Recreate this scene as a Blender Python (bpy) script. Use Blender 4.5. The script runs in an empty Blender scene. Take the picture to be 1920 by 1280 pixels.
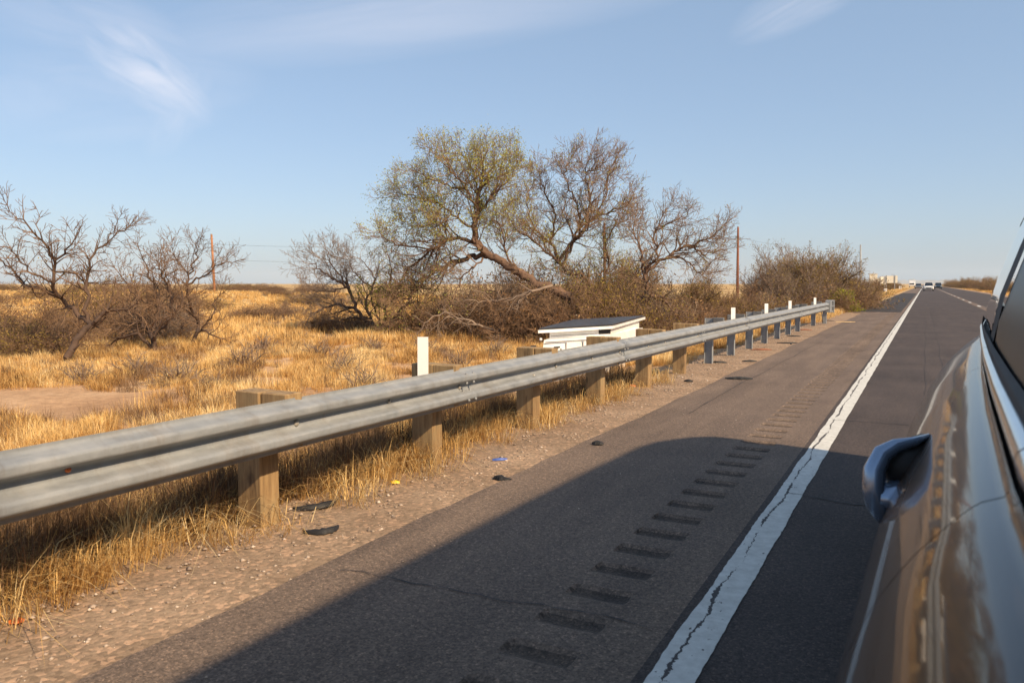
import bpy, math, random
import numpy as np
from mathutils import Vector, Matrix

D = bpy.data
scene = D.scenes[0] if not bpy.context.scene else bpy.context.scene
col = scene.collection
R = math.radians
random.seed(11)
rs = np.random.RandomState(5)

# ------------------------------------------------------------------ camera
H = 1.485
F = 1493.3                     # focal length in pixels of the 1920 px wide photograph (28 mm)
PITCH = math.atan(108 / F)
YAW = math.atan(774 / F * math.cos(PITCH))
cam_d = D.cameras.new('camera')
cam = D.objects.new('camera', cam_d)
col.objects.link(cam)
cam_d.lens = 28.0
cam_d.sensor_width = 36.0
cam_d.clip_start = 0.02
cam_d.clip_end = 40000
cam.location = (0, 0, H)
cam.rotation_euler = (math.pi / 2 - PITCH, 0, YAW)
cam_d.dof.use_dof = True
cam_d.dof.focus_distance = 19.0
cam_d.dof.aperture_fstop = 5.6
scene.camera = cam
CM = cam.rotation_euler.to_matrix()


def ray(px, py):
    return CM @ Vector(((px - 960) / F, (640 - py) / F, -1))


def at_depth(px, py, z):
    return Vector((0, 0, H)) + ray(px, py) * z


def on_z(px, py, g=0.0):
    d = ray(px, py)
    return Vector((0, 0, H)) + d * ((g - H) / d.z)


# ------------------------------------------------------------------ sky and sun
SUN_EL = R(37.5)
SUN_AZ = math.atan2(1.0, -0.34)          # clockwise from +Y
w = D.worlds.new('World')
scene.world = w
w.use_nodes = True
nt = w.node_tree
for n in list(nt.nodes):
    nt.nodes.remove(n)


def N(t, typ, **kw):
    n = t.nodes.new(typ)
    for k, v in kw.items():
        setattr(n, k, v)
    return n


out = N(nt, 'ShaderNodeOutputWorld')
bg = N(nt, 'ShaderNodeBackground')
bg.inputs[1].default_value = 0.105
nt.links.new(bg.outputs[0], out.inputs[0])
sky = N(nt, 'ShaderNodeTexSky', sky_type='NISHITA')
sky.sun_disc = False
sky.sun_elevation = SUN_EL
sky.sun_rotation = SUN_AZ
sky.altitude = 600
sky.air_density = 1.0
sky.dust_density = 2.0
sky.ozone_density = 1.5
tc = N(nt, 'ShaderNodeTexCoord')


def wmath(op, a, b=None, c=None, clamp=False, t=None):
    t = t or nt
    m = N(t, 'ShaderNodeMath', operation=op)
    m.use_clamp = clamp
    for i, v in enumerate((a, b, c)):
        if v is None:
            continue
        if isinstance(v, (int, float)):
            m.inputs[i].default_value = v
        else:
            t.links.new(v, m.inputs[i])
    return m.outputs[0]


def cloud_mask(px, py, ang, la, lb, nscale, thr, seed, strength):
    """wisp of cirrus lying round the sky direction (px,py), stretched along ang"""
    d = ray(px, py).normalized()
    rt = d.cross(Vector((0, 0, 1))).normalized()
    up = rt.cross(d).normalized()
    a = (rt * math.cos(ang) + up * math.sin(ang)) / la
    b = (-rt * math.sin(ang) + up * math.cos(ang)) / lb

    def dot(v):
        m = N(nt, 'ShaderNodeVectorMath', operation='DOT_PRODUCT')
        nt.links.new(tc.outputs['Generated'], m.inputs[0])
        m.inputs[1].default_value = v
        return m.outputs['Value']
    u, v, f = dot(a), dot(b), dot(d)
    cmb = N(nt, 'ShaderNodeCombineXYZ')
    nt.links.new(wmath('MULTIPLY', u, 0.55), cmb.inputs[0])
    nt.links.new(v, cmb.inputs[1])
    cmb.inputs[2].default_value = seed
    nz = N(nt, 'ShaderNodeTexNoise')
    nz.inputs['Scale'].default_value = nscale
    nz.inputs['Detail'].default_value = 7
    nz.inputs['Roughness'].default_value = 0.55
    nz.inputs['Distortion'].default_value = 0.7
    nt.links.new(cmb.outputs[0], nz.inputs['Vector'])
    r2 = wmath('ADD', wmath('MULTIPLY', u, u), wmath('MULTIPLY', v, v))
    fall = wmath('SUBTRACT', 1.0, r2, clamp=True)
    fall = wmath('MULTIPLY', fall, wmath('GREATER_THAN', f, 0.0))
    k = wmath('MULTIPLY', wmath('SUBTRACT', nz.outputs['Fac'], thr, clamp=True), 2.4)
    return wmath('MULTIPLY', wmath('MULTIPLY', fall, k), strength, clamp=True)


masks = [cloud_mask(275, 135, R(-36), 0.085, 0.040, 1.3, 0.27, 3.1, 0.60),
         cloud_mask(180, 55, R(-10), 0.13, 0.045, 1.4, 0.32, 8.1, 0.26),
         cloud_mask(220, 165, R(10), 0.16, 0.06, 1.5, 0.34, 18.1, 0.20),
         cloud_mask(820, 10, R(9), 0.34, 0.055, 1.2, 0.28, 1.7, 0.34),
         cloud_mask(1510, -2, R(22), 0.09, 0.030, 1.3, 0.28, 5.2, 0.26),
         cloud_mask(340, 195, R(60), 0.07, 0.03, 1.5, 0.32, 2.2, 0.26)]
m = masks[0]
for k in masks[1:]:
    m = wmath('MAXIMUM', m, k)
mix = N(nt, 'ShaderNodeMixRGB')
nt.links.new(m, mix.inputs[0])
veil = N(nt, 'ShaderNodeMixRGB')          # thin high haze evens the sky out
veil.inputs[0].default_value = 0.42
nt.links.new(sky.outputs[0], veil.inputs[1])
veil.inputs[2].default_value = (3.1, 4.6, 6.1, 1)
nt.links.new(veil.outputs[0], mix.inputs[1])
mix.inputs[2].default_value = (7.6, 7.6, 7.8, 1)
tintn = N(nt, 'ShaderNodeMixRGB', blend_type='MULTIPLY')
tintn.inputs[0].default_value = 1.0
nt.links.new(mix.outputs[0], tintn.inputs[1])
tintn.inputs[2].default_value = (1.01, 0.975, 1.0, 1)
nt.links.new(tintn.outputs[0], bg.inputs[0])

sun_d = D.lights.new('sun', 'SUN')
sun_d.energy = 5.0
sun_d.angle = R(1.0)
sun_d.color = (1.0, 0.785, 0.53)
sun = D.objects.new('sun', sun_d)
col.objects.link(sun)
sv = Vector((math.sin(SUN_AZ) * math.cos(SUN_EL), math.cos(SUN_AZ) * math.cos(SUN_EL), math.sin(SUN_EL)))
sun.rotation_euler = sv.to_track_quat('Z', 'Y').to_euler()
sun.location = (30, -20, 40)

scene.view_settings.view_transform = 'Standard'
scene.view_settings.look = 'None'
scene.view_settings.exposure = 0.40
scene.view_settings.gamma = 1.0
scene.cycles.max_bounces = 6
scene.cycles.volume_bounces = 1
scene.cycles.diffuse_bounces = 3
scene.cycles.glossy_bounces = 3
scene.cycles.transparent_max_bounces = 8


# ------------------------------------------------------------------ materials
def new_mat(name):
    mt = D.materials.new(name)
    mt.use_nodes = True
    t = mt.node_tree
    for n in list(t.nodes):
        t.nodes.remove(n)
    o = N(t, 'ShaderNodeOutputMaterial')
    b = N(t, 'ShaderNodeBsdfPrincipled')
    t.links.new(b.outputs[0], o.inputs[0])
    return mt, t, b, o


def setv(sock, v):
    sock.default_value = v if not isinstance(v, tuple) or len(v) == 4 else (*v, 1)


def coords(t, scale=(1, 1, 1), obj=True):
    tcn = N(t, 'ShaderNodeTexCoord')
    mp = N(t, 'ShaderNodeMapping')
    mp.inputs['Scale'].default_value = scale
    t.links.new(tcn.outputs['Object' if obj else 'Generated'], mp.inputs[0])
    return mp.outputs[0]


def noise(t, vec, scale, detail=4, rough=0.55, dist=0.0):
    n = N(t, 'ShaderNodeTexNoise')
    n.inputs['Scale'].default_value = scale
    n.inputs['Detail'].default_value = detail
    n.inputs['Roughness'].default_value = rough
    n.inputs['Distortion'].default_value = dist
    t.links.new(vec, n.inputs['Vector'])
    return n.outputs['Fac']


def ramp(t, fac, stops, interp='LINEAR'):
    r = N(t, 'ShaderNodeValToRGB')
    r.color_ramp.interpolation = interp
    el = r.color_ramp.elements
    while len(el) < len(stops):
        el.new(0.5)
    for e, (p, c) in zip(el, stops):
        e.position = p
        e.color = (*c, 1) if len(c) == 3 else c
    t.links.new(fac, r.inputs[0])
    return r.outputs[0]


def mixc(t, fac, a, b, mode='MIX'):
    m = N(t, 'ShaderNodeMixRGB', blend_type=mode)
    for i, v in enumerate((fac, a, b)):
        if isinstance(v, (int, float)):
            m.inputs[i].default_value = v
        elif isinstance(v, tuple):
            m.inputs[i].default_value = (*v, 1) if len(v) == 3 else v
        else:
            t.links.new(v, m.inputs[i])
    return m.outputs[0]


def bump(t, b, h, strength, dist):
    n = N(t, 'ShaderNodeBump')
    n.inputs['Strength'].default_value = strength
    n.inputs['Distance'].default_value = dist
    t.links.new(h, n.inputs['Height'])
    t.links.new(n.outputs[0], b.inputs['Normal'])


def simple(name, c, rough=0.6, metal=0.0, var=0.25, nscale=8, bstr=0.0, coat=0.0, spec=0.5):
    mt, t, b, o = new_mat(name)
    v = coords(t)
    n = noise(t, v, nscale, 5)
    lo = tuple(x * (1 - var) for x in c)
    hi = tuple(min(1, x * (1 + var)) for x in c)
    t.links.new(ramp(t, n, [(0.3, lo), (0.7, hi)]), b.inputs['Base Color'])
    b.inputs['Roughness'].default_value = rough
    b.inputs['Metallic'].default_value = metal
    b.inputs['Coat Weight'].default_value = coat
    b.inputs['Coat Roughness'].default_value = 0.03
    b.inputs['Specular IOR Level'].default_value = spec
    if bstr:
        bump(t, b, noise(t, v, nscale * 5, 4), bstr, 0.01)
    return mt


def mat_asphalt(name, dark, light, tan, tanamt, patch_scale=0.6):
    mt, t, b, o = new_mat(name)
    v = coords(t)
    vs = coords(t, (1, 0.12, 1))
    base = ramp(t, noise(t, v, patch_scale, 5, 0.6), [(0.3, dark), (0.7, light)])
    streak = noise(t, vs, 3.2, 5, 0.6)
    base = mixc(t, wmath('MULTIPLY', wmath('SUBTRACT', streak, 0.42, t=t, clamp=True), tanamt, t=t, clamp=True), base, tan)
    agg = N(t, 'ShaderNodeTexVoronoi')
    agg.inputs['Scale'].default_value = 120
    t.links.new(v, agg.inputs['Vector'])
    sep = N(t, 'ShaderNodeSeparateColor')
    t.links.new(agg.outputs['Color'], sep.inputs[0])
    st = ramp(t, sep.outputs[0], [(0.0, (0.62, 0.62, 0.62)), (0.55, (0.95, 0.95, 0.95)), (0.88, (1.15, 1.13, 1.1)), (0.98, (1.75, 1.65, 1.55))])
    base = mixc(t, 1.0, base, st, 'MULTIPLY')
    grit = ramp(t, noise(t, v, 38, 4, 0.7), [(0.35, (0.62, 0.62, 0.62)), (0.65, (1.3, 1.28, 1.25))])
    base = mixc(t, 0.8, base, grit, 'MULTIPLY')
    t.links.new(base, b.inputs['Base Color'])
    b.inputs['Roughness'].default_value = 0.86
    b.inputs['Specular IOR Level'].default_value = 0.32
    hh = wmath('ADD', wmath('MULTIPLY', agg.outputs['Distance'], -1.0, t=t), noise(t, v, 45, 3), t=t)
    bump(t, b, hh, 0.6, 0.005)
    return mt


def mat_bark(name, c1, c2):
    mt, t, b, o = new_mat(name)
    v = coords(t)
    n = noise(t, v, 3.0, 5, 0.65)
    t.links.new(ramp(t, n, [(0.3, c1), (0.7, c2)]), b.inputs['Base Color'])
    b.inputs['Roughness'].default_value = 0.85
    bump(t, b, noise(t, v, 60, 3), 0.5, 0.01)
    return mt


def mat_leaf(name, stops, trans=0.25):
    """blades and leaves: colour comes from the random 'tint' stored on each clump"""
    mt = D.materials.new(name)
    mt.use_nodes = True
    t = mt.node_tree
    for n in list(t.nodes):
        t.nodes.remove(n)
    o = N(t, 'ShaderNodeOutputMaterial')
    a = N(t, 'ShaderNodeAttribute')
    a.attribute_name = 'tint'
    c = ramp(t, a.outputs['Fac'], stops)
    df = N(t, 'ShaderNodeBsdfDiffuse')
    tr = N(t, 'ShaderNodeBsdfTranslucent')
    mx = N(t, 'ShaderNodeMixShader')
    mx.inputs[0].default_value = trans
    t.links.new(c, df.inputs[0])
    t.links.new(c, tr.inputs[0])
    t.links.new(df.outputs[0], mx.inputs[1])
    t.links.new(tr.outputs[0], mx.inputs[2])
    t.links.new(mx.outputs[0], o.inputs[0])
    return mt


M = {}
M['shoulder'] = mat_asphalt('worn_shoulder_asphalt', (0.120, 0.088, 0.068), (0.175, 0.130, 0.102), (0.26, 0.19, 0.14), 1.6)
M['lane'] = mat_asphalt('lane_asphalt', (0.048, 0.038, 0.035), (0.080, 0.063, 0.057), (0.12, 0.09, 0.075), 1.0)
M['patch'] = mat_asphalt('fresh_asphalt', (0.036, 0.032, 0.031), (0.056, 0.048, 0.046), (0.08, 0.07, 0.06), 0.5)
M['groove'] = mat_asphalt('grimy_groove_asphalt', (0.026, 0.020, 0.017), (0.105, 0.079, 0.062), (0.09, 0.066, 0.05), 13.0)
M['seal'] = simple('crack_tar', (0.026, 0.022, 0.021), 0.75, var=0.3)
M['bark'] = mat_bark('dark_bark', (0.075, 0.043, 0.027), (0.20, 0.115, 0.07))
M['bark_dark'] = mat_bark('blackish_bark', (0.045, 0.027, 0.018), (0.12, 0.07, 0.043))
M['twig'] = mat_bark('brown_twigs', (0.16, 0.095, 0.055), (0.33, 0.21, 0.12))
M['twig_grey'] = mat_bark('grey_brown_twigs', (0.15, 0.105, 0.075), (0.32, 0.23, 0.16))
M['twig_dark'] = mat_bark('dark_brush_twigs', (0.13, 0.075, 0.042), (0.29, 0.175, 0.095))
M['leaf'] = mat_leaf('spring_leaves', [(0, (0.26, 0.27, 0.05)), (0.5, (0.42, 0.41, 0.09)), (1, (0.56, 0.50, 0.15))], 0.4)
M['leaf_olive'] = mat_leaf('olive_leaves', [(0, (0.17, 0.13, 0.03)), (0.5, (0.29, 0.21, 0.05)), (1, (0.42, 0.28, 0.09))], 0.3)
M['leaf_bright'] = mat_leaf('bright_leaves', [(0, (0.20, 0.22, 0.02)), (0.5, (0.33, 0.33, 0.035)), (1, (0.47, 0.42, 0.06))], 0.35)
M['leaf_brown'] = mat_leaf('dead_leaves', [(0, (0.16, 0.085, 0.04)), (0.5, (0.30, 0.17, 0.08)), (1, (0.42, 0.26, 0.13))], 0.2)
M['grass'] = mat_leaf('dry_grass', [(0, (0.17, 0.085, 0.033)), (0.22, (0.38, 0.20, 0.072)), (0.42, (0.62, 0.365, 0.125)), (0.7, (0.82, 0.55, 0.215)), (1, (0.92, 0.73, 0.40))], 0.3)
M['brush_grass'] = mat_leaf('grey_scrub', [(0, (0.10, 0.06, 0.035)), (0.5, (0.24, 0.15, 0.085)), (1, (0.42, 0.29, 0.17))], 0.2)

# galvanised steel
mt, t, b, o = new_mat('galvanised_steel')
v = coords(t, (1, 0.5, 1))
n = noise(t, v, 9, 8, 0.7)
c = ramp(t, n, [(0.28, (0.19, 0.20, 0.205)), (0.5, (0.255, 0.265, 0.27)), (0.72, (0.315, 0.32, 0.32))])
dirt = ramp(t, noise(t, coords(t, (1, 3.5, 0.6)), 1.6, 7, 0.72, 0.4), [(0.52, (0, 0, 0)), (0.68, (1, 1, 1))])
c = mixc(t, mixc(t, 0.35, (0, 0, 0), dirt), c, (0.16, 0.125, 0.09))
scr = ramp(t, noise(t, coords(t, (14, 0.5, 22)), 3.0, 5, 0.7), [(0.60, (0, 0, 0)), (0.66, (1, 1, 1))])
c = mixc(t, mixc(t, 0.22, (0, 0, 0), scr), c, (0.42, 0.42, 0.41))
t.links.new(c, b.inputs['Base Color'])
b.inputs['Metallic'].default_value = 0.15
t.links.new(ramp(t, noise(t, v, 18, 4), [(0.3, (0.50,) * 3), (0.7, (0.70,) * 3)]), b.inputs['Roughness'])
bump(t, b, noise(t, v, 7, 5, 0.6), 0.25, 0.008)
M['steel'] = mt

# weathered wood with vertical grain
mt, t, b, o = new_mat('weathered_wood')
v = coords(t, (1, 1, 0.08))
n = noise(t, v, 26, 6, 0.7, 0.4)
c = ramp(t, n, [(0.25, (0.10, 0.058, 0.026)), (0.5, (0.28, 0.175, 0.078)), (0.75, (0.43, 0.30, 0.145))])
n2 = noise(t, coords(t), 5, 3)
c = mixc(t, wmath('MULTIPLY', wmath('SUBTRACT', n2, 0.5, t=t, clamp=True), 1.6, t=t, clamp=True), c, (0.25, 0.215, 0.12))
kn = ramp(t, noise(t, coords(t, (1, 1, 0.35)), 11, 3, 0.5), [(0.62, (0, 0, 0)), (0.72, (1, 1, 1))])
c = mixc(t, mixc(t, 0.6, (0, 0, 0), kn), c, (0.06, 0.033, 0.015))
t.links.new(c, b.inputs['Base Color'])
b.inputs['Roughness'].default_value = 0.82
bump(t, b, n, 0.5, 0.006)
M['wood'] = mt
M['block_dark'] = simple('dark_composite', (0.12, 0.12, 0.12), 0.7)
M['white'] = simple('white_plastic', (0.80, 0.79, 0.76), 0.5, var=0.05)
M['white_paint'] = simple('white_vehicle_paint', (0.76, 0.745, 0.71), 0.4, var=0.08, nscale=4, coat=0.3)
M['black'] = simple('black_rubber', (0.016, 0.015, 0.015), 0.7)
M['roof_black'] = simple('black_roof_skin', (0.035, 0.034, 0.036), 0.32, nscale=3, var=0.3)
M['rust'] = simple('rusty_steel', (0.23, 0.085, 0.04), 0.8, var=0.4, nscale=5)
M['pole_rust'] = simple('rusted_pole', (0.20, 0.07, 0.035), 0.75, var=0.3, nscale=2)
M['pole_wood'] = simple('orange_wood_pole', (0.34, 0.15, 0.065), 0.8, var=0.25, nscale=2)
M['pole_grey'] = simple('grey_pole', (0.30, 0.30, 0.29), 0.7, var=0.15, nscale=2)
M['cream'] = simple('cream_panel', (0.74, 0.68, 0.55), 0.6, var=0.05, nscale=0.6)
M['cable'] = simple('power_cable', (0.05, 0.05, 0.055), 0.6)
M['dark_glass'] = simple('dark_tinted_glass', (0.012, 0.013, 0.015), 0.03, var=0.1, coat=1.0)
M['dark_interior'] = simple('dark_interior_window', (0.010, 0.010, 0.011), 0.35, var=0.1, spec=0.2)  # near-black and barely reflective: the unlit cabin painted onto the pane
M['grey_paint'] = simple('grey_car_paint', (0.17, 0.17, 0.18), 0.3, var=0.06, coat=0.6)
M['dark_paint'] = simple('dark_teal_car_paint', (0.022, 0.035, 0.045), 0.25, var=0.06, coat=0.8)
M['lamp_glass'] = simple('clear_lamp_lens', (0.7, 0.7, 0.68), 0.1, var=0.05, coat=1.0)
M['orange'] = simple('orange_plastic', (0.70, 0.16, 0.03), 0.5)
M['yellow'] = simple('yellow_plastic', (0.80, 0.52, 0.03), 0.5)
M['blue'] = simple('blue_plastic', (0.06, 0.12, 0.42), 0.5)
M['board'] = simple('straw_board', (0.55, 0.36, 0.15), 0.7)

# glossy brown van paint
mt, t, b, o = new_mat('van_paint')
v = coords(t)
t.links.new(ramp(t, noise(t, v, 1.5, 3), [(0.3, (0.020, 0.012, 0.008)), (0.7, (0.026, 0.016, 0.010))]), b.inputs['Base Color'])
b.inputs['Metallic'].default_value = 0.0
b.inputs['Roughness'].default_value = 0.35
b.inputs['Coat Weight'].default_value = 0.7
b.inputs['Coat Roughness'].default_value = 0.04
b.inputs['Coat IOR'].default_value = 1.45
b.inputs['Specular IOR Level'].default_value = 0.15
bump(t, b, noise(t, v, 3.0, 2), 0.05, 0.02)
M['van'] = mt
M['chrome'] = simple('bright_trim', (0.62, 0.64, 0.67), 0.12, metal=1.0, var=0.05)
M['handle'] = simple('sky_tinted_handle', (0.22, 0.29, 0.40), 0.22, metal=0.7, var=0.05, coat=0.6)  # blue base colour paints in the sky reflected by the metal

# ground soil
mt, t, b, o = new_mat('dry_soil')
v = coords(t)
n = noise(t, v, 0.35, 6, 0.6)
c = ramp(t, n, [(0.3, (0.36, 0.21, 0.115)), (0.5, (0.50, 0.31, 0.175)), (0.7, (0.60, 0.40, 0.24))])
c = mixc(t, 0.7, c, ramp(t, noise(t, v, 7, 5, 0.7), [(0.3, (0.6,) * 3), (0.7, (1.2,) * 3)]), 'MULTIPLY')
far = ramp(t, noise(t, coords(t, (0.06, 0.06, 0.06)), 1.2, 6, 0.6), [(0.35, (0.24, 0.15, 0.075)), (0.5, (0.50, 0.33, 0.15)), (0.65, (0.62, 0.44, 0.21))])
sp = N(t, 'ShaderNodeSeparateXYZ')
t.links.new(coords(t), sp.inputs[0])
ffac = wmath('MULTIPLY', wmath('SUBTRACT', wmath('SUBTRACT', sp.outputs[1], wmath('MULTIPLY', sp.outputs[0], 0.5, t=t), t=t), 25.0, t=t, clamp=False), 0.03, t=t, clamp=True)
c = mixc(t, ffac, c, far)
t.links.new(c, b.inputs['Base Color'])
b.inputs['Roughness'].default_value = 0.95
b.inputs['Specular IOR Level'].default_value = 0.1
bump(t, b, noise(t, v, 9, 6, 0.7), 0.7, 0.05)
M['soil'] = mt

# verge
mt, t, b, o = new_mat('gravel_verge_soil')
v = coords(t)
c = ramp(t, noise(t, v, 1.4, 6, 0.6), [(0.3, (0.235, 0.165, 0.110)), (0.5, (0.30, 0.215, 0.145)), (0.7, (0.37, 0.27, 0.185))])
vor = N(t, 'ShaderNodeTexVoronoi')
vor.inputs['Scale'].default_value = 42
t.links.new(v, vor.inputs['Vector'])
sp = N(t, 'ShaderNodeSeparateColor')
t.links.new(vor.outputs['Color'], sp.inputs[0])
st = ramp(t, sp.outputs[1], [(0.0, (0.6, 0.57, 0.55)), (0.5, (0.95, 0.93, 0.9)), (0.85, (1.15, 1.05, 1.0)), (0.95, (1.7, 1.5, 1.4))])
c = mixc(t, 0.75, c, st, 'MULTIPLY')
c = mixc(t, 0.6, c, ramp(t, noise(t, v, 60, 3, 0.7), [(0.3, (0.7,) * 3), (0.7, (1.25,) * 3)]), 'MULTIPLY')
t.links.new(c, b.inputs['Base Color'])
b.inputs['Roughness'].default_value = 0.93
b.inputs['Specular IOR Level'].default_value = 0.15
bump(t, b, wmath('ADD', noise(t, v, 30, 5, 0.7), wmath('MULTIPLY', vor.outputs['Distance'], -1.0, t=t), t=t), 0.4, 0.008)
M['verge'] = mt

mt, t, b, o = new_mat('pebble_stone')
a = N(t, 'ShaderNodeAttribute')
a.attribute_name = 'tint'
t.links.new(ramp(t, a.outputs['Fac'], [(0, (0.11, 0.085, 0.07)), (0.4, (0.30, 0.225, 0.17)), (0.8, (0.45, 0.35, 0.27)), (1, (0.68, 0.58, 0.48))]), b.inputs['Base Color'])
b.inputs['Roughness'].default_value = 0.9
M['pebble'] = mt

# worn white road paint
def mat_line(name, x0):
    mt, t, b, o = new_mat(name)
    v = coords(t)
    sp = N(t, 'ShaderNodeSeparateXYZ')
    t.links.new(v, sp.inputs[0])
    cy = N(t, 'ShaderNodeCombineXYZ')
    t.links.new(sp.outputs[1], cy.inputs[1])
    wob = wmath('MULTIPLY', wmath('SUBTRACT', noise(t, cy.outputs[0], 1.1, 2), 0.5, t=t), 0.12, t=t)
    wob = wmath('ADD', wob, wmath('MULTIPLY', wmath('SUBTRACT', noise(t, v, 22, 4, 0.7), 0.5, t=t), 0.05, t=t), t=t)
    dd = wmath('ABSOLUTE', wmath('SUBTRACT', wmath('SUBTRACT', sp.outputs[0], x0, t=t), wob, t=t), t=t)
    wd = wmath('MULTIPLY', wmath('SUBTRACT', noise(t, v, 3.0, 3), 0.36, t=t, clamp=True), 0.042, t=t)
    crack = wmath('LESS_THAN', dd, wd, t=t)
    chips = wmath('GREATER_THAN', noise(t, coords(t, (1, 0.55, 1)), 30, 5, 0.75), 0.655, t=t)
    mk = wmath('MAXIMUM', crack, chips, t=t)
    paint = ramp(t, noise(t, v, 12, 6, 0.7), [(0.3, (0.46, 0.45, 0.41)), (0.7, (0.66, 0.65, 0.60))])
    t.links.new(mixc(t, mk, paint, (0.045, 0.038, 0.036)), b.inputs['Base Color'])
    b.inputs['Roughness'].default_value = 0.75
    bump(t, b, wmath('SUBTRACT', noise(t, v, 60, 4), mk, t=t), 0.5, 0.004)
    return mt


M['line'] = mat_line('worn_white_line', -0.83)
M['dash'] = mat_line('white_dash', 5.0)
mt, t, b, o = new_mat('far_hill_soil')
v = coords(t, (0.001, 0.001, 0.001))
t.links.new(ramp(t, noise(t, v, 3, 5), [(0.3, (0.20, 0.19, 0.18)), (0.7, (0.34, 0.31, 0.27))]), b.inputs['Base Color'])
b.inputs['Roughness'].default_value = 1.0
M['hill'] = mt


# ------------------------------------------------------------------ object helpers
def tag(o, label=None, cat=None, group=None, kind=None):
    if label: o['label'] = label
    if cat: o['category'] = cat
    if group: o['group'] = group
    if kind: o['kind'] = kind
    return o


def empty(name, loc=(0, 0, 0), rz=0.0):
    o = D.objects.new(name, None)
    o.empty_display_size = 0.2
    o.location = loc
    o.rotation_euler = (0, 0, rz)
    col.objects.link(o)
    return o


def link(name, me, mat, parent=None):
    o = D.objects.new(name, me)
    if mat is not None:
        me.materials.append(mat)
    if parent is not None:
        o.parent = parent
    col.objects.link(o)
    return o


def copy_tree(o, parent=None):
    c = o.copy()
    col.objects.link(c)
    c.parent = parent
    for ch in list(o.children):
        copy_tree(ch, c)
    return c


def np_mesh(name, verts, faces, k, tint=None, smooth=False):
    """verts (n,3), faces (m,k)"""
    me = D.meshes.new(name)
    verts = np.ascontiguousarray(verts, dtype=np.float32)
    faces = np.ascontiguousarray(faces, dtype=np.int32)
    me.vertices.add(len(verts))
    me.vertices.foreach_set('co', verts.ravel())
    me.loops.add(faces.size)
    me.loops.foreach_set('vertex_index', faces.ravel())
    me.polygons.add(len(faces))
    me.polygons.foreach_set('loop_start', np.arange(len(faces), dtype=np.int32) * k)
    me.polygons.foreach_set('loop_total', np.full(len(faces), k, dtype=np.int32))
    if smooth:
        me.polygons.foreach_set('use_smooth', np.ones(len(faces), dtype=bool))
    if tint is not None:
        a = me.attributes.new('tint', 'FLOAT', 'POINT')
        a.data.foreach_set('value', np.ascontiguousarray(tint, dtype=np.float32))
    me.update(calc_edges=True)
    return me


class MB:
    """collects shapes into one mesh"""
    def __init__(self):
        self.v, self.f, self.s = [], [], []

    def add(self, vs, fs, smooth=False):
        o = len(self.v)
        self.v += [tuple(p) for p in vs]
        self.f += [tuple(i + o for i in f) for f in fs]
        self.s += [smooth] * len(fs)
        return self

    def box(self, c, s, rz=0.0, bev=0.0, tilt=None):
        x, y, z = s[0] / 2, s[1] / 2, s[2] / 2
        if bev <= 0:
            pts = [(-x, -y, -z), (x, -y, -z), (x, y, -z), (-x, y, -z), (-x, -y, z), (x, -y, z), (x, y, z), (-x, y, z)]
            fs = [(0, 3, 2, 1), (4, 5, 6, 7), (0, 1, 5, 4), (1, 2, 6, 5), (2, 3, 7, 6), (3, 0, 4, 7)]
        else:
            e = bev
            pts = []
            for zz, k in ((-z, e), (-z + e, 0), (z - e, 0), (z, e)):
                a, bb = x - k, y - k
                q = e * 0.7
                pts += [(-a + q, -bb, zz), (a - q, -bb, zz), (a, -bb + q, zz), (a, bb - q, zz), (a - q, bb, zz), (-a + q, bb, zz), (-a, bb - q, zz), (-a, -bb + q, zz)]
            fs = [tuple(range(7, -1, -1)), tuple(range(24, 32))]
            for r_ in range(3):
                for i in range(8):
                    j = (i + 1) % 8
                    fs.append((r_ * 8 + i, r_ * 8 + j, r_ * 8 + 8 + j, r_ * 8 + 8 + i))
        m = Matrix.Rotation(rz, 3, 'Z')
        if tilt:
            m = m @ tilt
        return self.add([Vector(c) + m @ Vector(p) for p in pts], fs)

    def tube(self, pts, rad, n=8, cap=True, sc=(1, 1)):
        pts = [Vector(p) for p in pts]
        if isinstance(rad, (int, float)):
            rad = [rad] * len(pts)
        vs, fs = [], []
        up = None
        for i, p in enumerate(pts):
            d = (pts[min(i + 1, len(pts) - 1)] - pts[max(i - 1, 0)]).normalized()
            if up is None:
                ref = Vector((0, 1, 0)) if abs(d.y) < 0.9 else Vector((0, 0, 1))
                up = (ref - d * ref.dot(d)).normalized()
            else:
                up = (up - d * up.dot(d)).normalized()
            sd = d.cross(up)
            for k in range(n):
                a = 2 * math.pi * k / n
                vs.append(p + (up * math.cos(a) * sc[0] + sd * math.sin(a) * sc[1]) * rad[i])
        for i in range(len(pts) - 1):
            for k in range(n):
                j = (k + 1) % n
                fs.append((i * n + k, i * n + j, (i + 1) * n + j, (i + 1) * n + k))
        if cap:
            fs.append(tuple(range(n - 1, -1, -1)))
            fs.append(tuple(range((len(pts) - 1) * n, len(pts) * n)))
        return self.add(vs, fs, True)

    def grid(self, rows, smooth=True):
        """rows: list of equally long lists of points"""
        nc = len(rows[0])
        vs = [p for r_ in rows for p in r_]
        fs = [(i * nc + j, i * nc + j + 1, (i + 1) * nc + j + 1, (i + 1) * nc + j) for i in range(len(rows) - 1) for j in range(nc - 1)]
        return self.add(vs, fs, smooth)

    def build(self, name, mat, parent=None):
        me = D.meshes.new(name)
        me.from_pydata([tuple(p) for p in self.v], [], self.f)
        me.polygons.foreach_set('use_smooth', self.s)
        me.update()
        return link(name, me, mat, parent)


def smoothstep(a, b, x):
    t_ = min(1, max(0, (x - a) / (b - a)))
    return t_ * t_ * (3 - 2 * t_)


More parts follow.
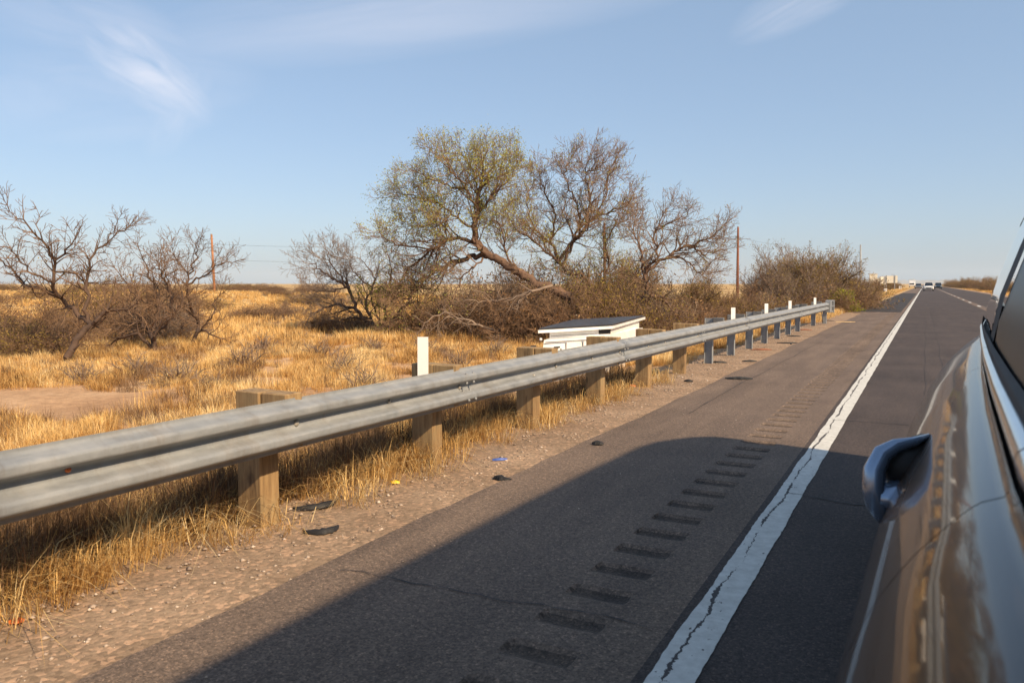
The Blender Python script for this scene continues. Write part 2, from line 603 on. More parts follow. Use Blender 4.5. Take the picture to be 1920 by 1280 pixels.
def vnoise(x, y, s=1.0, seed=0.0):
    """cheap smooth noise 0..1 (numpy or float)"""
    x = x / s + seed * 7.3
    y = y / s - seed * 3.1
    return 0.5 + 0.25 * (np.sin(x * 1.7 + 1.3 * np.sin(y * 1.1 + seed)) * np.cos(y * 1.9 + 1.1 * np.sin(x * 0.9)) + 0.6 * np.sin(x * 3.7 + y * 2.9 + seed) + 0.4 * np.sin(y * 5.3 - x * 4.1))


def gz(x, y):
    """height of the natural ground"""
    x = np.asarray(x, dtype=float)
    y = np.asarray(y, dtype=float)
    t_ = np.clip((-3.75 - x) / 2.6, 0, 1)
    t_ = t_ * t_ * (3 - 2 * t_)
    left = -0.30 * t_ + (vnoise(x, y, 2.2, 1.0) - 0.5) * 0.10 * t_
    t2 = np.clip((x - 8.6) / 3.0, 0, 1)
    right = -0.25 * t2 + (vnoise(x, y, 2.2, 2.0) - 0.5) * 0.12 * t2
    t3 = np.clip((-x - 28) / 45, 0, 1)
    rise = 0.85 * t3 * t3 * (3 - 2 * t3) * (0.75 + 0.5 * vnoise(x, y, 14.0, 3.0))
    return -0.035 + left + right + rise


# ------------------------------------------------------------------ ground, verge, road
def spaced(lo, hi, fine_lo, fine_hi, step, g=1.16):
    a = list(np.arange(fine_lo, fine_hi + 1e-6, step))
    s, x = step, fine_lo
    pre = []
    while x > lo:
        s *= g
        x -= s
        pre.append(x)
    s, x = step, a[-1]
    post = []
    while x < hi:
        s *= g
        x += s
        post.append(x)
    return np.array(pre[::-1] + a + post)


xs = spaced(-9000, 9000, -14, 12, 0.35)
ys = spaced(-60, 11000, -6, 40, 0.5)
X, Y = np.meshgrid(xs, ys)
Z = gz(X, Y)
nx, ny = len(xs), len(ys)
idx = np.arange(nx * ny).reshape(ny, nx)
fc = np.stack([idx[:-1, :-1], idx[:-1, 1:], idx[1:, 1:], idx[1:, :-1]], -1).reshape(-1, 4)
g = link('ground', np_mesh('ground', np.stack([X, Y, Z], -1).reshape(-1, 3), fc, 4, smooth=True), M['soil'])
tag(g, kind='structure')


def strip(name, edges, zs, y0, y1, mat, step=0.25, growth=1.03, fine=45, kind='structure'):
    """long sheet along the road; edges = list of functions y -> x, zs heights"""
    yy = [y0]
    s = step
    while yy[-1] < y1:
        if yy[-1] > fine:
            s *= growth
        yy.append(yy[-1] + s)
    yy[-1] = y1
    m = MB()
    m.grid([[(e(y), y, zz(y) if callable(zz) else zz) for e, zz in zip(edges, zs)] for y in yy], False)
    o = m.build(name, mat)
    if kind:
        tag(o, kind=kind)
    return o


def cst(v):
    return lambda y: v


def jag(v, amp, s, seed):
    return lambda y: v + (float(vnoise(y, seed * 3.0, s, seed)) - 0.5) * 2 * amp + (float(vnoise(y, seed, s * 0.13, seed + 2)) - 0.5) * amp * 0.9


XL, XE = -2.80, -0.80                     # asphalt edge, edge line centre
# ground under the road sheets is at -0.035; verge at -0.012 ... asphalt at 0
strip('gravel_verge', [jag(-4.25, 0.12, 3, 1.3), cst(-3.9), cst(-3.3), cst(-2.6)], [-0.10, -0.030, -0.014, -0.008], -8, 60, M['verge'])
strip('far_verge', [cst(8.0), cst(8.6), jag(9.6, 0.3, 6, 3.3)], [-0.008, -0.02, -0.03], -8, 1200, M['verge'], step=0.8)
RU0, RU1 = -1.50, -1.18
strip('road_shoulder', [jag(XL, 0.035, 2.0, 2.1), cst(-2.4), cst(RU0)], [-0.002, 0.0, 0.0], -8, 420, M['shoulder'])
# rumble strip: rounded grooves milled into the shoulder
rows = []
y = -3.0
gper = 0.344
while y < 75:
    ph = (y / gper) % 1.0
    dip = 0.0
    if ph < 0.44:
        dip = -0.022 * math.sin(math.pi * ph / 0.44) ** 0.6
    j = 0.010 * math.sin(int(y / gper) * 12.9)
    rows.append([(RU0, y, 0), (RU0 + 0.02 + j, y, dip * 0.8), (RU0 + 0.12, y, dip), (RU0 + 0.22, y, dip), (RU1 - 0.02 + j, y, dip * 0.8), (RU1, y, 0)])
    y += gper / 12 if y < 45 else gper / 8
mb = MB()
mb.grid(rows, False)
o = mb.build('rumble_strip', M['shoulder'])
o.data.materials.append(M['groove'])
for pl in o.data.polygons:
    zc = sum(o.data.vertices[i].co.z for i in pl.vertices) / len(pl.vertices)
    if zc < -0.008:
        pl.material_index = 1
tag(o, kind='structure')
ylast = rows[-1][0][1]
strip('shoulder_margin', [cst(RU1), cst(-0.93)], [0, 0], -8, 420, M['shoulder'])
mb = MB()
mb.grid([[(RU0, -8, 0), (RU1, -8, 0)], [(RU0, -3.0, 0), (RU1, -3.0, 0)]], False)
mb.grid([[(RU0, ylast, 0), (RU1, ylast, 0)], [(RU0, 420, 0), (RU1, 420, 0)]], False)
tag(mb.build('rumble_strip_ends', M['shoulder']), kind='structure')
strip('road', [cst(-0.93), cst(3.0), cst(3.5), cst(8.2)], [0, 0, 0, 0], -8, 1500, M['lane'], step=1.0)
strip('shoulder_beyond', [cst(-3.1), cst(-0.93)], [0, 0], 420, 1500, M['shoulder'], step=4)
strip('road_seam', [cst(3.02), cst(3.48)], [0.004, 0.004], -8, 900, M['shoulder'], step=1.0)
yp = on_z(1650, 585).y
strip('asphalt_patch', [jag(-3.15, 0.02, 3, 5.1), cst(-1.06)], [0.006, 0.006], yp, yp + 95, M['patch'])
for i, (xa, xb) in enumerate(((-3.4, -2.8),)):
    strip('shoulder_widening', [jag(-3.25, 0.05, 5, 7.0), cst(-2.7)], [0.003, 0.003], yp - 1.5, 420, M['shoulder'])
# painted edge line with ragged edges
strip('edge_line', [jag(XE - 0.085, 0.008, 0.5, 9.1), jag(XE + 0.085, 0.006, 0.5, 4.4)], [0.0045, 0.0045], -4, 600, M['line'], step=0.03, fine=22, growth=1.02)
d0 = on_z(1833, 574).y
mb = MB()
k = -3
while d0 + k * 12.2 < 500:
    y = d0 + k * 12.2
    mb.grid([[(3.17, y - 1.5, 0.009), (3.33, y - 1.5, 0.009)], [(3.17, y + 1.5, 0.009), (3.33, y + 1.5, 0.009)]], False)
    k += 1
tag(mb.build('lane_dashes', M['dash']), kind='structure')


# tar filled cracks across the road
def crack_pts(p0, p1, wob, n):
    p0, p1 = Vector(p0), Vector(p1)
    d = (p1 - p0)
    nn = Vector((-d.y, d.x, 0)).normalized()
    out_, o_ = [], 0
    for i in range(n + 1):
        o_ += random.uniform(-wob, wob)
        o_ *= 0.9
        out_.append(p0 + d * i / n + nn * o_)
    return out_


mb = MB()


def ribbon(pts, w0, z):
    a, b_ = [], []
    for i, p in enumerate(pts):
        q = pts[min(i + 1, len(pts) - 1)] - pts[max(i - 1, 0)]
        nn = Vector((-q.y, q.x, 0)).normalized()
        w_ = w0 * random.uniform(0.35, 1.3)
        a.append((p.x + nn.x * w_, p.y + nn.y * w_, z))
        b_.append((p.x - nn.x * w_, p.y - nn.y * w_, z))
    mb.grid([a, b_], False)


for (a, b_, w0) in [((1478, 925), (1640, 952), 0.012), ((1560, 787), (1705, 797), 0.012), ((1640, 681), (1770, 683), 0.014),
                    ((1655, 664), (1790, 666), 0.012), ((1668, 628), (1800, 629), 0.012), ((1676, 605), (1810, 606), 0.012),
                    ((1690, 590), (1800, 591), 0.013), ((640, 1068), (1235, 1175), 0.006)]:
    p, q = on_z(*a), on_z(*b_)
    ribbon(crack_pts(p, q, 0.02, max(20, int((q - p).length / 0.06))), w0 * 0.7, 0.0062)
for xx, w0, ya, yb in ((-2.36, 0.006, 9, 40), (0.05, 0.003, 8, 50), (0.32, 0.003, 10, 60)):
    ribbon(crack_pts((xx, ya, 0), (xx + 0.05, yb, 0), 0.012, int((yb - ya) / 0.15)), w0, 0.0042)
tag(mb.build('road_cracks', M['seal']), kind='structure')

# hills on the horizon
def hill(name, px0, px1, dist, hpx, seed):
    mb = MB()
    rows = [[], [], [], []]
    n = 60
    for i in range(n + 1):
        u = i / n
        p = at_depth(px0 + (px1 - px0) * u, 532, dist)
        e = min(1, 6 * u, 6 * (1 - u))
        hgt = (hpx * dist / F) * e * (0.45 + 0.4 * float(vnoise(u * 9, seed, 1, seed)) + 0.35 * float(vnoise(u * 31, seed, 1, seed + 1)))
        dv = Vector((p.x, p.y, 0)).normalized()
        for r_, (off, f_) in zip(rows, ((-900, 0), (-350, 0.55), (0, 1), (700, 0))):
            f2 = f_ * (0.8 + 0.4 * float(vnoise(u * 23, f_ * 3, 1, seed))) if 0 < f_ < 1 else f_
            q = p + dv * off
            r_.append((q.x, q.y, -6 + (hgt + 6) * f2))
    mb.grid(rows)
    tag(mb.build(name, M['hill']), kind='structure')


hill('hills', 1640, 1800, 8200, 9, 1.7)
hill('hills', 1690, 2000, 7400, 8, 4.2)
hill('hills', 1500, 1730, 9500, 9, 6.2)


# ------------------------------------------------------------------ guardrail
rail = empty('guardrail', (-3.35, 15, 0))
tag(rail, 'galvanised steel roadside barrier on wooden then steel posts along the shoulder', 'guardrail')


def L(p):          # world -> guardrail-local
    return (p[0] + 3.35, p[1] - 15, p[2])


def rx(y):         # x of the rail front plane
    return -3.30 + 0.0055 * max(0, y - 4)


RT, RB = 0.795, 0.485
prof = []
for i in range(29):
    u = i / 28
    # W profile: two crests towards the road (+x), a valley in the middle
    depth = 0.5 - 0.5 * math.cos(4 * math.pi * u)
    depth = min(1, max(0, (depth - 0.12) / 0.76))
    depth = depth * depth * (3 - 2 * depth)
    if 0.25 < u < 0.75:
        depth = max(depth, 0.08 + 0.92 * depth)
    prof.append((-0.083 + 0.083 * depth, RT - (RT - RB) * u))
posts = [3.65 + 1.905 * k for k in range(-3, 15)]
RE = 31.9
splices = [posts[0] - 1.2] + [3.65 + 1.905 * k - 0.0 for k in (-1, 1, 3, 5, 7, 9, 11, 13)] + [RE]
splices = sorted(set(round(s, 3) for s in splices))


def bolt(parent, y, xoff, z, mat, r=0.016):
    m = MB()
    x = rx(y) + xoff
    m.tube([L((x - 0.004, y, z)), L((x + 0.008, y, z)), L((x + 0.014, y, z))], [r, r, r * 0.6], 8)
    m.build('bolt', mat, parent)


def prof_x(z):
    u = (RT - z) / (RT - RB)
    i = min(27, max(0, int(u * 28)))
    return prof[i][0]


for si in range(len(splices) - 1):
    a, b_ = splices[si], splices[si + 1] + 0.16
    if si == len(splices) - 2:
        b_ = RE
    m = MB()
    rows = []
    nseg = 14
    th = 0.0035 + 0.0035 * (si % 2)
    for i in range(nseg + 1):
        y = a + (b_ - a) * i / nseg
        wv = 0.002 * math.sin(y * 3.1) + 0.0015 * math.sin(y * 7.7)
        row = [L((rx(y) + px_ + th + wv, y, pz)) for px_, pz in prof]
        row += [L((rx(y) + px_ + th + wv - 0.004, y, pz + (-0.001 if k_ == 0 else 0))) for k_, (px_, pz) in list(enumerate(prof))[::-1]]
        row.append(row[0])
        rows.append(row)
    m.grid(rows)
    nc = len(rows[0])
    m.f.append(tuple(range(nc - 1)))
    m.s.append(False)
    bm_o = m.build('beam', M['steel'], rail)
    y = splices[si] + 0.08
    if 2 < y < 31 and si > 0:
        for dy in (-0.055, 0.055):
            for z in (0.745, 0.675, 0.605, 0.535):
                bolt(bm_o, y + dy, prof_x(z) + 0.008, z, M['bolt'] if 'bolt' in M else M['steel'], 0.013)

M['bolt'] = simple('zinc_bolt', (0.42, 0.38, 0.32), 0.5, metal=0.4)
for k, y in enumerate(posts):
    kk = k - 3
    x = rx(y)
    if kk == 13 - 0 or kk < -1 or kk == 13:
        if kk != 13:
            continue
    if kk == 13:      # gap in the row of posts just before the end
        continue
    wood = kk < 6
    if wood:
        pz = 0.825
        m = MB()
        yr = random.uniform(-0.05, 0.05)
        m.box(L((x - 0.083 - 0.20 - 0.10, y, (pz - 0.5) / 2)), (0.20, 0.155, pz + 0.5), yr, 0.006)
        m.build('post', M['wood'], rail)
        m = MB()
        m.box(L((x - 0.083 - 0.095, y + 0.004, 0.655)), (0.20, 0.145, 0.335), yr * 0.3, 0.006)
        m.build('block', M['wood'], rail)
    else:
        m = MB()
        px_ = x - 0.083 - 0.20
        m.box(L((px_ - 0.003, y, 0.12)), (0.006, 0.10, 1.44))
        m.box(L((px_ - 0.147, y, 0.12)), (0.006, 0.10, 1.44))
        m.box(L((px_ - 0.075, y, 0.12)), (0.138, 0.006, 1.439))
        m.build('post', M['steel'], rail)
        m = MB()
        m.box(L((x - 0.083 - 0.098, y, 0.67)), (0.19, 0.12, 0.36), 0, 0.006)
        m.build('block', M['block_dark'], rail)
    bolt(rail, y + 0.01, -0.073, 0.64, M['bolt'], 0.02)
    if kk in (1, 7, 9, 11, 14):
        m = MB()
        top = 1.005 if kk == 1 else 0.99
        top = 1.05 if kk == 1 else 0.99
        m.box(L((x - 0.083 - (0.27 if wood else 0.22), y - 0.10, (0.50 + top) / 2)), (0.012, 0.088, top - 0.50), YAW - math.pi / 2, 0.0, Matrix.Rotation(R(-2), 3, 'Y'))
        m.build('marker', M['white'], rail)
for y, z in ((4.6, 0.65), (2.2, 0.66), (6.9, 0.6), (10.5, 0.63), (13.1, 0.62), (8.45, 0.64)):
    bolt(rail, y, prof_x(z) + 0.006, z, M['bolt'] if y != 2.2 else M['orange'], 0.014)
# end terminal
m = MB()
x = rx(RE)
m.box(L((x - 0.045, RE + 0.15, 0.635)), (0.20, 0.34, 0.44), 0, 0.01)
m.box(L((x - 0.02, RE + 0.62, 0.635)), (0.30, 0.05, 0.48), 0, 0.008)
for zz in (0.84, 0.64, 0.44):
    m.box(L((x - 0.03, RE + 0.45, zz)), (0.24, 0.30, 0.05), 0, 0.005)
m.build('end_terminal', M['steel'], rail)
m = MB()
m.box(L((x - 0.16, RE + 0.1, 0.15)), (0.15, 0.10, 0.75), 0, 0.005)
m.build('post', M['steel'], rail)
m = MB()
m.tube([L((x - 0.2, RE - 0.9, 0.62)), L((x - 0.2, RE - 0.3, 0.25)), L((x - 0.2, RE - 0.05, 0.02))], 0.014, 6)
m.build('anchor_cable', M['block_dark'], rail)


# ------------------------------------------------------------------ trees
def batch_tubes(name, segs, mat, parent, n):
    if not segs:
        return None
    a = np.array(segs, dtype=float)
    p0, p1, r0, r1 = a[:, 0:3], a[:, 3:6], a[:, 6], a[:, 7]
    d = p1 - p0
    ln = np.linalg.norm(d, axis=1, keepdims=True) + 1e-9
    d = d / ln
    p0 = p0 - d * (r0[:, None] * 0.35)
    p1 = p1 + d * (r1[:, None] * 0.35)
    ref = np.where(np.abs(d[:, 2:3]) < 0.85, np.array([[0, 0, 1.0]]), np.array([[1.0, 0, 0]]))
    u = np.cross(d, ref)
    u /= np.linalg.norm(u, axis=1, keepdims=True)
    v = np.cross(d, u)
    ang = np.arange(n) * 2 * math.pi / n
    ring = u[:, None, :] * np.cos(ang)[None, :, None] + v[:, None, :] * np.sin(ang)[None, :, None]
    V = np.concatenate([p0[:, None, :] + ring * r0[:, None, None], p1[:, None, :] + ring * r1[:, None, None]], axis=1)
    k = np.arange(n)
    j = (k + 1) % n
    base = np.stack([k, j, j + n, k + n], -1)
    Fc = base[None] + (np.arange(len(a)) * 2 * n)[:, None, None]
    return link(name, np_mesh(name, V.reshape(-1, 3), Fc.reshape(-1, 4), 4, smooth=True), mat, parent)


def leaf_cloud(name, pts, size, mat, parent, per=3, spread=0.06, seed=1):
    if not pts:
        return None
    r_ = np.random.RandomState(seed)
    P = np.repeat(np.array(pts, dtype=float), per, axis=0)
    n = len(P)
    P = P + r_.normal(0, spread, (n, 3))
    a = r_.normal(0, 1, (n, 3))
    a /= np.linalg.norm(a, axis=1, keepdims=True)
    b_ = np.cross(a, r_.normal(0, 1, (n, 3)))
    b_ /= np.linalg.norm(b_, axis=1, keepdims=True)
    s = size * r_.uniform(0.5, 1.4, (n, 1))
    V = np.stack([P - a * s, P + b_ * s * 0.35, P + a * s, P - b_ * s * 0.35], 1)
    Fc = (np.arange(n) * 4)[:, None] + np.arange(4)[None]
    tint = np.repeat(r_.uniform(0, 1, n), 4)
    return link(name, np_mesh(name, V.reshape(-1, 3), Fc, 4, tint=tint), mat, parent)


class Tree:
    def __init__(self, seed, step=0.16, wander=0.22, up=0.03, rmin=0.0045, maxlv=4, spawn=(0.9, 1.1, 1.2, 1.0), lens=(0.55, 0.62, 0.66, 0.62), flat=0.0):
        self.r = random.Random(seed)
        self.step, self.wander, self.up, self.rmin, self.maxlv = step, wander, up, rmin, maxlv
        self.spawn, self.lens = spawn, lens
        self.segs, self.tips = [], []
        self.nodes = []
        self.flat = flat

    def side(self, d, ang):
        r_ = self.r
        while True:
            v = (r_.gauss(0, 1), r_.gauss(0, 1), r_.gauss(0, 1) + 0.25)
            c = (d[1] * v[2] - d[2] * v[1], d[2] * v[0] - d[0] * v[2], d[0] * v[1] - d[1] * v[0])
            l_ = math.sqrt(c[0] ** 2 + c[1] ** 2 + c[2] ** 2)
            if l_ > 1e-3:
                break
        c = (c[0] / l_, c[1] / l_, c[2] / l_)
        ca, sa = math.cos(ang), math.sin(ang)
        return (d[0] * ca + c[0] * sa, d[1] * ca + c[1] * sa, d[2] * ca + c[2] * sa)

    def grow(self, p, d, Ln, r0, lv, up=None):
        r_ = self.r
        st = self.step * (0.75 ** max(0, lv - 1))
        n = max(2, int(Ln / st))
        st = Ln / n
        up = (self.up if up is None else up) + (0.03 if lv >= 2 else 0)
        wd = self.wander * (0.5 if lv >= 3 else 0.65 if lv == 2 else 0.85)
        rend = max(self.rmin, r0 * 0.32)
        w1 = w2 = w3 = 0.0
        for i in range(n):
            w1 = w1 * 0.5 + r_.gauss(0, wd)
            w2 = w2 * 0.5 + r_.gauss(0, wd)
            w3 = w3 * 0.5 + r_.gauss(0, wd)
            dx, dy, dz = d[0] + w1, d[1] + w2, d[2] + w3 + up
            l_ = math.sqrt(dx * dx + dy * dy + dz * dz)
            d = (dx / l_, dy / l_, dz / l_)
            q = (p[0] + d[0] * st, p[1] + d[1] * st, p[2] + d[2] * st)
            ra = r0 + (rend - r0) * i / n
            rb = r0 + (rend - r0) * (i + 1) / n
            self.segs.append((*p, *q, ra, rb))
            p = q
            if lv < self.maxlv:
                pr = 1.9 * self.spawn[min(lv, len(self.spawn) - 1)] * (st / self.step)
                k = int(pr) + (1 if r_.random() < pr % 1 else 0)
                if i == 0 and n > 3:
                    k = 0
                for _ in range(k):
                    rem = 1 - 0.65 * (i + 1) / n
                    cl = Ln * self.lens[min(lv, len(self.lens) - 1)] * rem * r_.uniform(0.55, 1.25)
                    if cl > 0.08:
                        self.grow(p, self.side(d, r_.uniform(0.45, 1.1)), cl, max(self.rmin, rb * r_.uniform(0.4, 0.65)), lv + 1)
        self.tips.append(p)

    def limb(self, pts, r0, r1, child_len, dens=1.0, lv=1, up=None, jit=0.03):
        """hand placed limb: pts world positions; children sprout along it"""
        r_ = self.r
        # resample with a little knottiness
        P = [Vector(p) for p in pts]
        fine = []
        for i in range(len(P) - 1):
            a, b_ = P[i], P[i + 1]
            pa = P[i - 1] if i > 0 else a + (a - b_)
            pb = P[i + 2] if i + 2 < len(P) else b_ + (b_ - a)
            n = max(2, int((b_ - a).length / 0.14))
            for k in range(n):
                u = k / n
                u2, u3 = u * u, u * u * u
                fine.append(0.5 * ((2 * a) + (b_ - pa) * u + (2 * pa - 5 * a + 4 * b_ - pb) * u2 + (3 * a - pa - 3 * b_ + pb) * u3))
        fine.append(P[-1])
        if self.nodes:
            # grow out of the nearest point of the limbs already there
            near = min(self.nodes, key=lambda q: (q - fine[0]).length)
            sh = near - fine[0]
            if sh.length < 1.2:
                nn_ = len(fine)
                fine = [q + sh * (1 - i / nn_) for i, q in enumerate(fine)]
        fine = [fine[0]] + [q + Vector((r_.gauss(0, jit), r_.gauss(0, jit), r_.gauss(0, jit))) for q in fine[1:]]
        self.nodes += fine
        n = len(fine) - 1
        for i in range(n):
            ra = r0 + (r1 - r0) * i / n
            rb = r0 + (r1 - r0) * (i + 1) / n
            a, b_ = fine[i], fine[i + 1]
            self.segs.append((*a, *b_, ra, rb))
            d = (b_ - a).normalized()
            u = (i + 1) / n
            if u > 0.18:
                pr = dens * 2.0 * (0.5 + 0.9 * u)
                k = int(pr) + (1 if r_.random() < pr % 1 else 0)
                for _ in range(k):
                    cl = child_len * 1.25 * (1.15 - 0.45 * u) * r_.uniform(0.35, 1.2)
                    self.grow(tuple(b_), self.side(tuple(d), r_.uniform(0.45, 1.15)), cl, max(self.rmin * 1.5, min(rb * 0.55, 0.012 + cl * 0.010)), lv + 1 if r_.random() < 0.6 else lv, up)
        d = (fine[-1] - fine[-2]).normalized()
        for _ in range(2):
            self.grow(tuple(fine[-1]), self.side(tuple(d), r_.uniform(0.1, 0.5)), child_len * 0.8, max(self.rmin, r1 * 0.8), lv + 1, up)

    def finish(self, root, bark, twig, thr=0.014, floor=-0.42, leaf=None, leaf_sel=None, leaf_size=0.03, per=3, spread=0.06):
        loc = root.location
        segs = [(s[0] - loc.x, s[1] - loc.y, s[2] - loc.z, s[3] - loc.x, s[4] - loc.y, s[5] - loc.z, s[6], s[7]) for s in self.segs if s[5] > floor]
        thick = [s for s in segs if s[6] >= thr]
        thin = [s for s in segs if s[6] < thr]
        # the trunk is the one connected body of thick wood; loose thick ends belong to the crown
        par = {}

        def find(k):
            while par.setdefault(k, k) != k:
                par[k] = par[par[k]]
                k = par[k]
            return k

        def key(s, i):
            return (round(s[i], 4), round(s[i + 1], 4), round(s[i + 2], 4))
        for s in thick:
            par[find(key(s, 0))] = find(key(s, 3))
        cnt = {}
        for s in thick:
            k = find(key(s, 0))
            cnt[k] = cnt.get(k, 0) + 1
        if cnt:
            big = max(cnt, key=cnt.get)
            loose = [s for s in thick if find(key(s, 0)) != big]
            thick = [s for s in thick if find(key(s, 0)) == big]
            thin += loose
        batch_tubes('trunk', thick, bark, root, 8)
        batch_tubes('crown', thin, twig, root, 3)
        if leaf is not None:
            pts = [(p[0] - loc.x, p[1] - loc.y, p[2] - loc.z) for p in self.tips if p[2] > floor and (leaf_sel is None or leaf_sel(p, self.r))]
            leaf_cloud('foliage', pts, leaf_size, leaf, root, per, spread, int(self.r.random() * 999))


def pxl(pts, z0, k=1.0, seed=0):
    """pixel polyline -> world points at distance z0 with wandering depth"""
    r_ = random.Random(seed)
    off = 0.0
    res = []
    for i, p in enumerate(pts):
        if len(p) > 2:
            off = p[2]
        elif i:
            off += r_.uniform(-0.28, 0.28) * k
        res.append(at_depth(p[0], p[1], z0 + off))
    return res


def tree_root(name, px, z0):
    p = at_depth(px, 560, z0)
    return empty(name, (p.x, p.y, float(gz(p.x, p.y))))


# --- left group
ZA = 18.5
ra_ = tree_root('mesquite_tree', 125, ZA)
tag(ra_, 'bare dark mesquite with a forked leaning trunk, leftmost of all the trees', 'tree', 'trees beyond the guardrail')
T = Tree(3, maxlv=4, spawn=(1, 1.0, 1.0, 0.7), wander=0.20, up=0.05)
T.limb(pxl([(122, 690, 0), (125, 668), (143, 637), (173, 607)], ZA, 1, 1), 0.085, 0.07, 0.5, 0.2)
T.limb(pxl([(173, 607, 0), (150, 590), (127, 570), (107, 550), (73, 540), (43, 530), (20, 503), (-5, 485)], ZA, 1, 2), 0.062, 0.014, 0.6, 1.3)
T.limb(pxl([(107, 550, -.3), (100, 527), (103, 493), (127, 467), (142, 448)], ZA, 1, 3), 0.045, 0.012, 0.6, 1.3)
T.limb(pxl([(103, 493, -.2), (83, 460), (60, 433), (30, 410), (8, 388)], ZA, 1, 4), 0.030, 0.008, 0.5, 1.3)
T.limb(pxl([(66, 440, -.1), (62, 415), (66, 388)], ZA, 1, 14), 0.016, 0.006, 0.28, 1.3)
T.limb(pxl([(157, 597, 0.1), (160, 537), (163, 500), (173, 473), (200, 450), (230, 430), (255, 417)], ZA, 1, 5), 0.045, 0.008, 0.55, 1.3)
T.limb(pxl([(210, 445, .2), (222, 420), (225, 400)], ZA, 1, 15), 0.014, 0.006, 0.28, 1.3)
T.limb(pxl([(117, 510, 0.2), (150, 512), (170, 530), (205, 535)], ZA, 1, 6), 0.026, 0.008, 0.5, 1.3)
T.limb(pxl([(173, 607, 0), (200, 583), (250, 575), (262, 560)], ZA, 1, 7), 0.05, 0.012, 0.6, 1.3)
T.limb(pxl([(110, 540, 0), (60, 515), (20, 470), (-20, 460)], ZA, 1, 8), 0.026, 0.008, 0.5, 1.3)
T.finish(ra_, M['bark_dark'], M['twig_dark'])

ZB = 21.5
rb_ = tree_root('mesquite_tree', 285, ZB)
tag(rb_, 'low bare mesquite with many arching stems, between the two taller trees of the left group', 'tree', 'trees beyond the guardrail')
T = Tree(4, maxlv=4, spawn=(1, 1.0, 1.0, 0.7), wander=0.22, up=0.03)
for i, l_ in enumerate([[(283, 660, 0), (283, 627), (260, 597), (256, 560), (235, 530), (215, 500)],
                        [(285, 655, 0), (300, 607), (330, 585), (345, 560), (330, 520)],
                        [(283, 640, 0), (262, 605), (225, 612), (200, 625)],
                        [(285, 640, 0), (300, 580), (290, 540), (275, 500), (262, 470)],
                        [(285, 640, 0), (320, 600), (318, 550), (300, 505), (310, 480)],
                        [(285, 650, 0), (250, 625), (215, 640), (190, 660)]]):
    T.limb(pxl(l_, ZB, 1.5, 20 + i), 0.05, 0.010, 0.75, 1.05)
T.finish(rb_, M['bark_dark'], M['twig_dark'])

ZC = 23
rc_ = tree_root('mesquite_tree', 370, ZC)
tag(rc_, 'bare spreading mesquite in front of the orange power pole, right end of the left group', 'tree', 'trees beyond the guardrail')
T = Tree(5, maxlv=4, spawn=(1, 1.05, 1.0, 0.7), wander=0.20, up=0.06)
for i, (l_, r0_) in enumerate([([(364, 655, 0), (367, 627), (373, 610), (360, 583), (350, 550), (353, 517), (333, 490), (322, 462)], 0.06),
                               ([(353, 545, 0), (383, 523), (417, 500), (440, 488)], 0.03),
                               ([(353, 517, 0), (365, 490), (368, 452)], 0.025),
                               ([(370, 615, 0), (400, 585), (402, 560), (420, 545)], 0.03),
                               ([(373, 612, 0), (398, 622), (430, 640)], 0.035),
                               ([(360, 583, 0), (330, 560), (312, 520), (300, 492)], 0.03)]):
    T.limb(pxl(l_, ZC, 1.5, 40 + i), r0_, 0.008, 0.68, 1.1)
T.finish(rc_, M['bark_dark'], M['twig_dark'])

# --- middle: low tree, green one, the three large ones
ZD = 30
rd_ = tree_root('mesquite_tree', 700, ZD)
tag(rd_, 'low grey bare mesquite sprawling to the left of the green-leaved tree', 'tree', 'trees beyond the guardrail')
T = Tree(6, maxlv=4, spawn=(1, 1.0, 1.0, 0.8), wander=0.20, up=0.05)
for i, (l_, r0_) in enumerate([([(708, 620, 0), (671, 584), (661, 558), (648, 535), (622, 522), (589, 499), (572, 492)], 0.085),
                               ([(705, 618, 0), (685, 570), (700, 530), (690, 499), (668, 482)], 0.06),
                               ([(661, 558, 0), (640, 520), (618, 490), (612, 468)], 0.045),
                               ([(660, 590, 0), (620, 580), (590, 590), (570, 605)], 0.05),
                               ([(690, 600, 0), (640, 600), (600, 620)], 0.05),
                               ([(690, 540, 0), (668, 520), (650, 488)], 0.03),
                               ([(648, 535, 0), (610, 545), (580, 540)], 0.03)]):
    T.limb(pxl(l_, ZD, 2, 60 + i), r0_, 0.010, 1.1, 0.7)
T.finish(rd_, M['bark'], M['twig_grey'])

ZE = 28
re_ = tree_root('green_tree', 722, ZE)
tag(re_, 'small tree with bright green leaves low on its stems, left of the largest tree', 'tree', 'trees beyond the guardrail')
T = Tree(7, maxlv=4, spawn=(1, 1.0, 1.0, 0.8), wander=0.18, up=0.06)
for i, (l_, r0_) in enumerate([([(720, 622, 0), (724, 564), (734, 515), (728, 475)], 0.06),
                               ([(722, 622, 0), (763, 568), (789, 532), (800, 500)], 0.05),
                               ([(718, 620, 0), (700, 580), (695, 545), (705, 510)], 0.045),
                               ([(724, 580, 0), (750, 545), (756, 510)], 0.04)]):
    T.limb(pxl(l_, ZE, 2, 80 + i), r0_, 0.010, 0.9, 0.65)
T.finish(re_, M['bark'], M['twig'], leaf=M['leaf_bright'], leaf_sel=lambda p, r_: r_.random() < (0.7 if p[2] < 1.7 else 0.12), leaf_size=0.045, per=3, spread=0.07)

